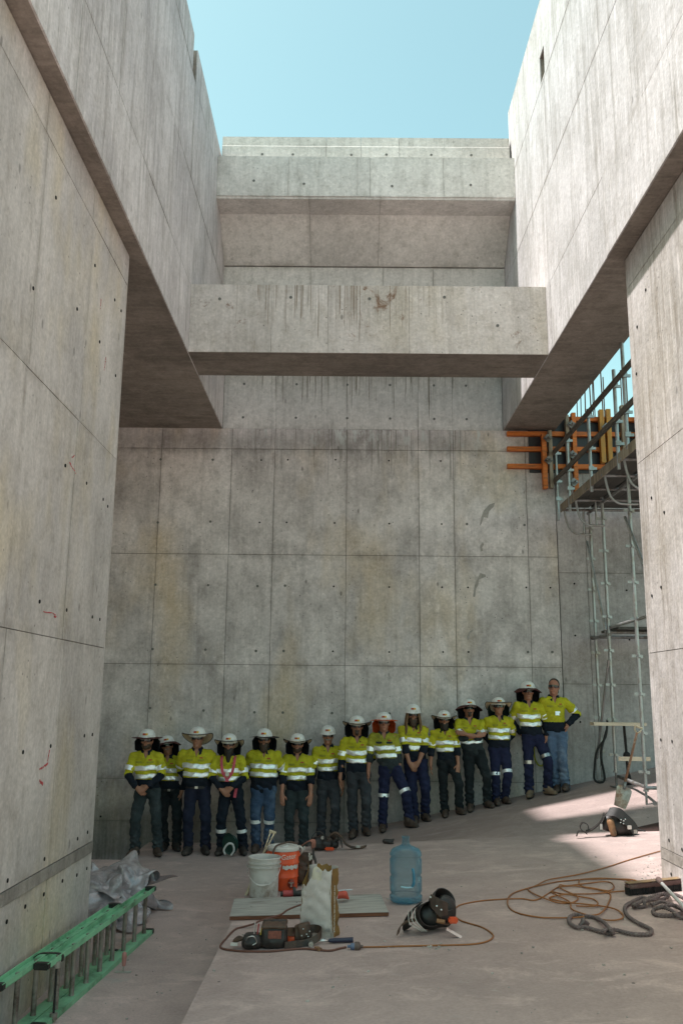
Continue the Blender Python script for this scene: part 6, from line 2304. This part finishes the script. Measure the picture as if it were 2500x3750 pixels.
bowl((.07, .02, .20), (.62, -.45, .55), .098, .12, .007, (1.2, .8)).build('pouch', LEA, td, smooth=True, auto=50)
bowl((-.02, -.03, .12), (.55, -.75, .25), .105, .13, .007, (1.1, .75)).build('pouch', LEA, td, smooth=True, auto=50)
bowl((.08, -.01, .11), (.6, -.6, .1), .07, .10, .006, (1, .9)).build('pouch', LEAB, td, smooth=True, auto=50)
blob('pouch_body', (-.2, -.1, -.01), (.2, .16, .26), .009, lambda F: (F.ell((-.02, .04, .09), (.11, .07, .085)), F.ell((.07, .06, .12), (.08, .06, .10), k=.03)), LEA, td, .003, 45)
MB().sheet([[(-.035 + .11 * i / 6, -.10 - .03 * math.sin(math.pi * i / 6) + .02 * j / 6, .255 - .05 * i / 6 - (.11 - .03 * abs(i - 3) / 3) * j / 6) for j in range(7)] for i in range(7)], .006).build('pouch_flap', plain('scuffed_leather_flap', (.075, .052, .042), .5, var=.35), td, smooth=True, auto=60)
for k, (ra, h_) in enumerate(((.115, .02), (.12, .05), (.118, .08))):
    strap('belt_wrap', [(-.13 + .05 * math.cos(a) - .012 * k, .02 + .07 * math.sin(a), .10 + h_ * .0 + .085 * math.cos(a * 1.0 + .9) - .01 * k) for a in [math.radians(t) for t in range(110, 330, 30)]], .022, .004, LEA, td, (1, .2, .6))
    MB().tube(spline([(-.165 - .022 * k + .03, -.035 - .012 * k, .17 - .015 * k), (-.155 - .02 * k + .02, -.085, .10 - .012 * k), (-.11 - .02 * k + .02, -.085, .045), (-.06 - .015 * k, -.07, .02)], 5), .0025, 5).build('white_stitching', plain('pale_stitching', (.55, .52, .48), .7), td)
strap('belt_tail', [(-.13, -.03, .08), (-.19, -.05, .075), (-.235, -.07, .045), (-.25, -.09, .008)], .048, .006, LEAB, td, (.4, 1, .2))
for p_ in ((.0, -.137, .19), (.03, -.127, .165), (-.035, -.10, .235)):
    MB().lathe([(0, -.003), (.006, -.002), (.006, .002), (0, .004)], 8, p_, Matrix.Rotation(math.radians(90), 3, 'X')).build('rivet', STEEL, td)
MB().tube([(.0, -.13, .10), (.05, -.145, .095)], .014, 10).build('wooden_handle', LEAT, td, smooth=True, auto=50)
MB().box(.075, .135, -.15, -.10, .085, .12).build('orange_chalk_box', ORNG, td, bevel=.008)
MB().box(-.05, .06, -.012, .012, -.004, .004, Matrix.Translation((.10, -.165, .035)) @ Matrix.Rotation(math.radians(28), 4, 'Y') @ Matrix.Rotation(math.radians(35), 4, 'X')).build('square_blade', STEEL, td)

# (e) on the sunny ramp
te_p = (3.12, 10.95, slab_z(3.12))
te = thing('tool_belt', 'black tool belt heap on the sunny ramp beside the shovel', 'tool belt', te_p)
te.scale = (1.25, 1.25, 1.25)
blob('pouch', (-.16, -.14, -.02), (.3, .16, .3), .010, lambda F: (F.ell((.10, .0, .09), (.12, .09, .09)), F.cone((-.02, .0, .1), (.06, .0, .2), .06, .055), F.ell((.2, .0, .05), (.06, .06, .06))), LEA, te, .004, 40)
strap('belt_strap', [(-.02, -.06, .22), (.06, -.10, .22), (.13, -.11, .16), (.19, -.105, .10), (.22, -.10, .05)], .09, .008, LEA, te, (.55, .2, .8))
strap('belt_strap', [(-.05, -.04, .20), (-.09, -.05, .13), (-.16, -.05, .07), (-.23, -.05, .04)], .05, .008, LEA, te, (.3, 1, .3))
strap('belt_strap', [(-.22, -.05, .02), (-.28, -.05, .07), (-.26, -.05, .12), (-.21, -.05, .10), (-.22, -.06, .04), (-.30, -.08, .05), (-.33, -.09, .005)], .035, .006, LEA, te, (.1, 1, .1))
blob('tan_holster', (-.06, -.14, -.01), (.1, .0, .17), .009, lambda F: F.cone((.02, -.075, .03), (.0, -.06, .13), .03, .035, sq=(1, 1, 1)), LEAT, te)
for x, z in ((.08, .16), (.105, .15), (.075, .135), (.10, .125), (.12, .165)):
    MB().lathe([(0, -.003), (.006, -.002), (.006, .002), (0, .004)], 8, (x, -.125, z), Matrix.Rotation(math.radians(90), 3, 'X')).build('rivet', STEEL, te)
MB().box(.135, .175, -.128, -.118, .075, .11).build('buckle', STEEL, te, bevel=.004)
MB().box(.19, .235, -.112, -.10, .03, .075).build('white_tag', WHTP, te, bevel=.006)
MB().box(-.11, -.08, -.09, -.08, .06, .12).build('white_tag', WHTP, te, bevel=.006)
MB().tube([(.2, .02, .06), (.34, .0, .045)], .008, 6).build('steel_bar', BLACKP, te)

# ---------------- shovel leaning on the scaffold
sh_ = thing('shovel', 'worn shovel leaning against the scaffold upright', 'shovel', (0, 0, 0))
gb = Vector((3.52, 11.86, ramp_z(3.52) - .03))
tp = Vector((3.885, 12.04, 1.40))
dv = (tp - gb).normalized()
rows = []
sdv = dv.cross(Vector((0, -1, 0))).normalized()
nv = sdv.cross(dv)
for i in range(9):
    t = i / 8
    w_ = .10 * (1 - .25 * (1 - t) ** 2) if t < .9 else .07
    rows.append([gb + dv * (.01 + .27 * t) + sdv * w_ * s_ + nv * (.022 * s_ * s_ + .02 * math.sin(t * 3)) for s_ in (-1, -.5, 0, .5, 1)])
MB().sheet(rows, .004).build('blade', plain('worn_steel_blade', (.42, .36, .31), .4, .6, var=.35, dirt=(.22, .09, .05), dirt_amt=.55), sh_, smooth=True, auto=60)
MB().tube([gb + dv * .24, gb + dv * .34], .019, 10, rr=[.024, .018]).build('socket', GALVD, sh_, smooth=True)
MB().tube([gb + dv * .30, tp - dv * .08], .016, 10).build('shaft', plain('rusty_wood_shaft', (.26, .12, .07), .75, var=.35, dirt=(.45, .36, .28), dirt_amt=.35), sh_, smooth=True)
for s_ in (-1, 1):
    MB().tube([tp - dv * .09, tp - dv * .045 + sdv * .04 * s_, tp + sdv * .045 * s_], .010, 8).build('grip_arm', CREAM, sh_, smooth=True)
MB().tube([tp - sdv * .055, tp + sdv * .055], .013, 8).build('grip', CREAM, sh_, smooth=True, auto=50)

# ---------------- helmet on the floor, glove, dark wedge, hose behind the last man, rubble
gh = thing('green_hard_hat', 'dark green hard hat with white strap lying at the bearded man\'s feet', 'hard hat', (-1.60, 13.18, ZL))
o = bpy.data.objects.new('shell', ME_HELM)
link(o, gh)
o.matrix_local = Matrix.Translation((0, 0, .155)) @ Matrix.Rotation(math.radians(-75), 4, 'X') @ Matrix.Rotation(math.radians(25), 4, 'Y')
o.material_slots[0].link = 'OBJECT'
o.material_slots[0].material = plain('dark_green_plastic', (.012, .05, .038), .4, var=.2)
MB().tube(spline([(-.03, -.07, .05), (-.05, -.09, .12), (.01, -.11, .2), (.07, -.09, .19), (.09, -.08, .11), (.05, -.07, .04)], 5), .014, 8).build('chin_strap', plain('white_strap', (.6, .58, .56), .6), gh, smooth=True)
gp = on_slab(1422, 3090, 0)
tag(blob('work_glove', (gp.x - .12, gp.y - .1, gp.z - .01), (gp.x + .12, gp.y + .1, gp.z + .12), .008, lambda F: (F.cone((gp.x - .045, gp.y, gp.z + .03), (gp.x + .02, gp.y, gp.z + .028), .028, .026), F.cone((gp.x + .03, gp.y, gp.z + .02), (gp.x + .055, gp.y, gp.z + .045), .018, .016), F.cone((gp.x + .0, gp.y - .02, gp.z + .02), (gp.x + .05, gp.y - .04, gp.z + .012), .014, .012)), LEA), 'small black glove lying alone on the slab near its back edge', 'glove')
pa, pb = on_slab(2262, 3046, 0), on_slab(2400, 3040, 0)
m = MB().raw([(pa.x, pa.y, pa.z + .003), (pb.x + .15, pb.y - .12, slab_z(pb.x + .15) + .003), (pb.x + .15, pb.y + .2, slab_z(pb.x) + .075), (pa.x + .3, pa.y + .12, pa.z + .02),
              (pb.x + .15, pb.y + .2, slab_z(pb.x + .15) + .002), (pa.x + .3, pa.y + .12, pa.z + .004)], [(0, 1, 2, 3), (1, 4, 2), (4, 5, 3, 2), (5, 0, 3), (0, 5, 4, 1)])
tag(m.build('dark_wedge', plain('dark_wedge_brown', (.06, .03, .025), .7, .3, var=.4)), 'dark brown wedge lying at the foot of the sunlit wall', 'plate')  # dark wedge added on the slab in the shape of a recess
yh = thing('yellow_hose', 'yellow-green hose looped on the wall behind the bareheaded man', 'hose', (0, 0, 0))
MB().tube([(3.08 + .10 * math.cos(a), 14.36, .95 + .22 * math.sin(a)) for a in [math.radians(t) for t in range(60, 310, 10)]], .014, 8).build('hose', plain('yellow_green_rubber', (.38, .36, .03), .5), yh, smooth=True)
# rubble crumbs: nobody could count them
random.seed(77)
m = MB()
for k in range(300):
    if k < 90:
        p = on_slab(random.gauss(2385, 30), random.gauss(3200, 22), 0)
    elif k < 140:
        p = on_slab(random.gauss(1600, 28), random.gauss(3468, 8), 0)
    elif k < 180:
        p = on_slab(random.uniform(870, 1420), random.uniform(3290, 3360), 0)
        p.z += .03
    else:
        p = on_slab(random.uniform(760, 2480), random.uniform(3080, 3740), 0)
    if p.x > 2.84 and p.y < 8.47 or p.x < -.86:
        continue
    s_ = random.choice([.002, .003, .003, .004, .007])
    m.box(-s_, s_, -s_, s_, 0, s_ * 1.2, Matrix.Translation(p) @ Matrix.Rotation(random.uniform(0, 3), 4, 'Z'), rnd=s_ * .4)
for k in range(60):
    p = at_z(random.uniform(250, 820), random.uniform(3200, 3740), ZL)
    if p.x > -.9 or p.x < -2.2:
        continue
    s_ = random.choice([.003, .004, .006])
    m.box(-s_, s_, -s_, s_, 0, s_ * 1.2, Matrix.Translation(p) @ Matrix.Rotation(random.uniform(0, 3), 4, 'Z'), rnd=s_ * .4)
tag(m.build('rubble_crumbs', plain('concrete_crumbs', (.40, .36, .33), .9, var=.5, scale=1.2, obj=False)), 'small concrete crumbs scattered over the floor', 'rubble', kind='stuff')
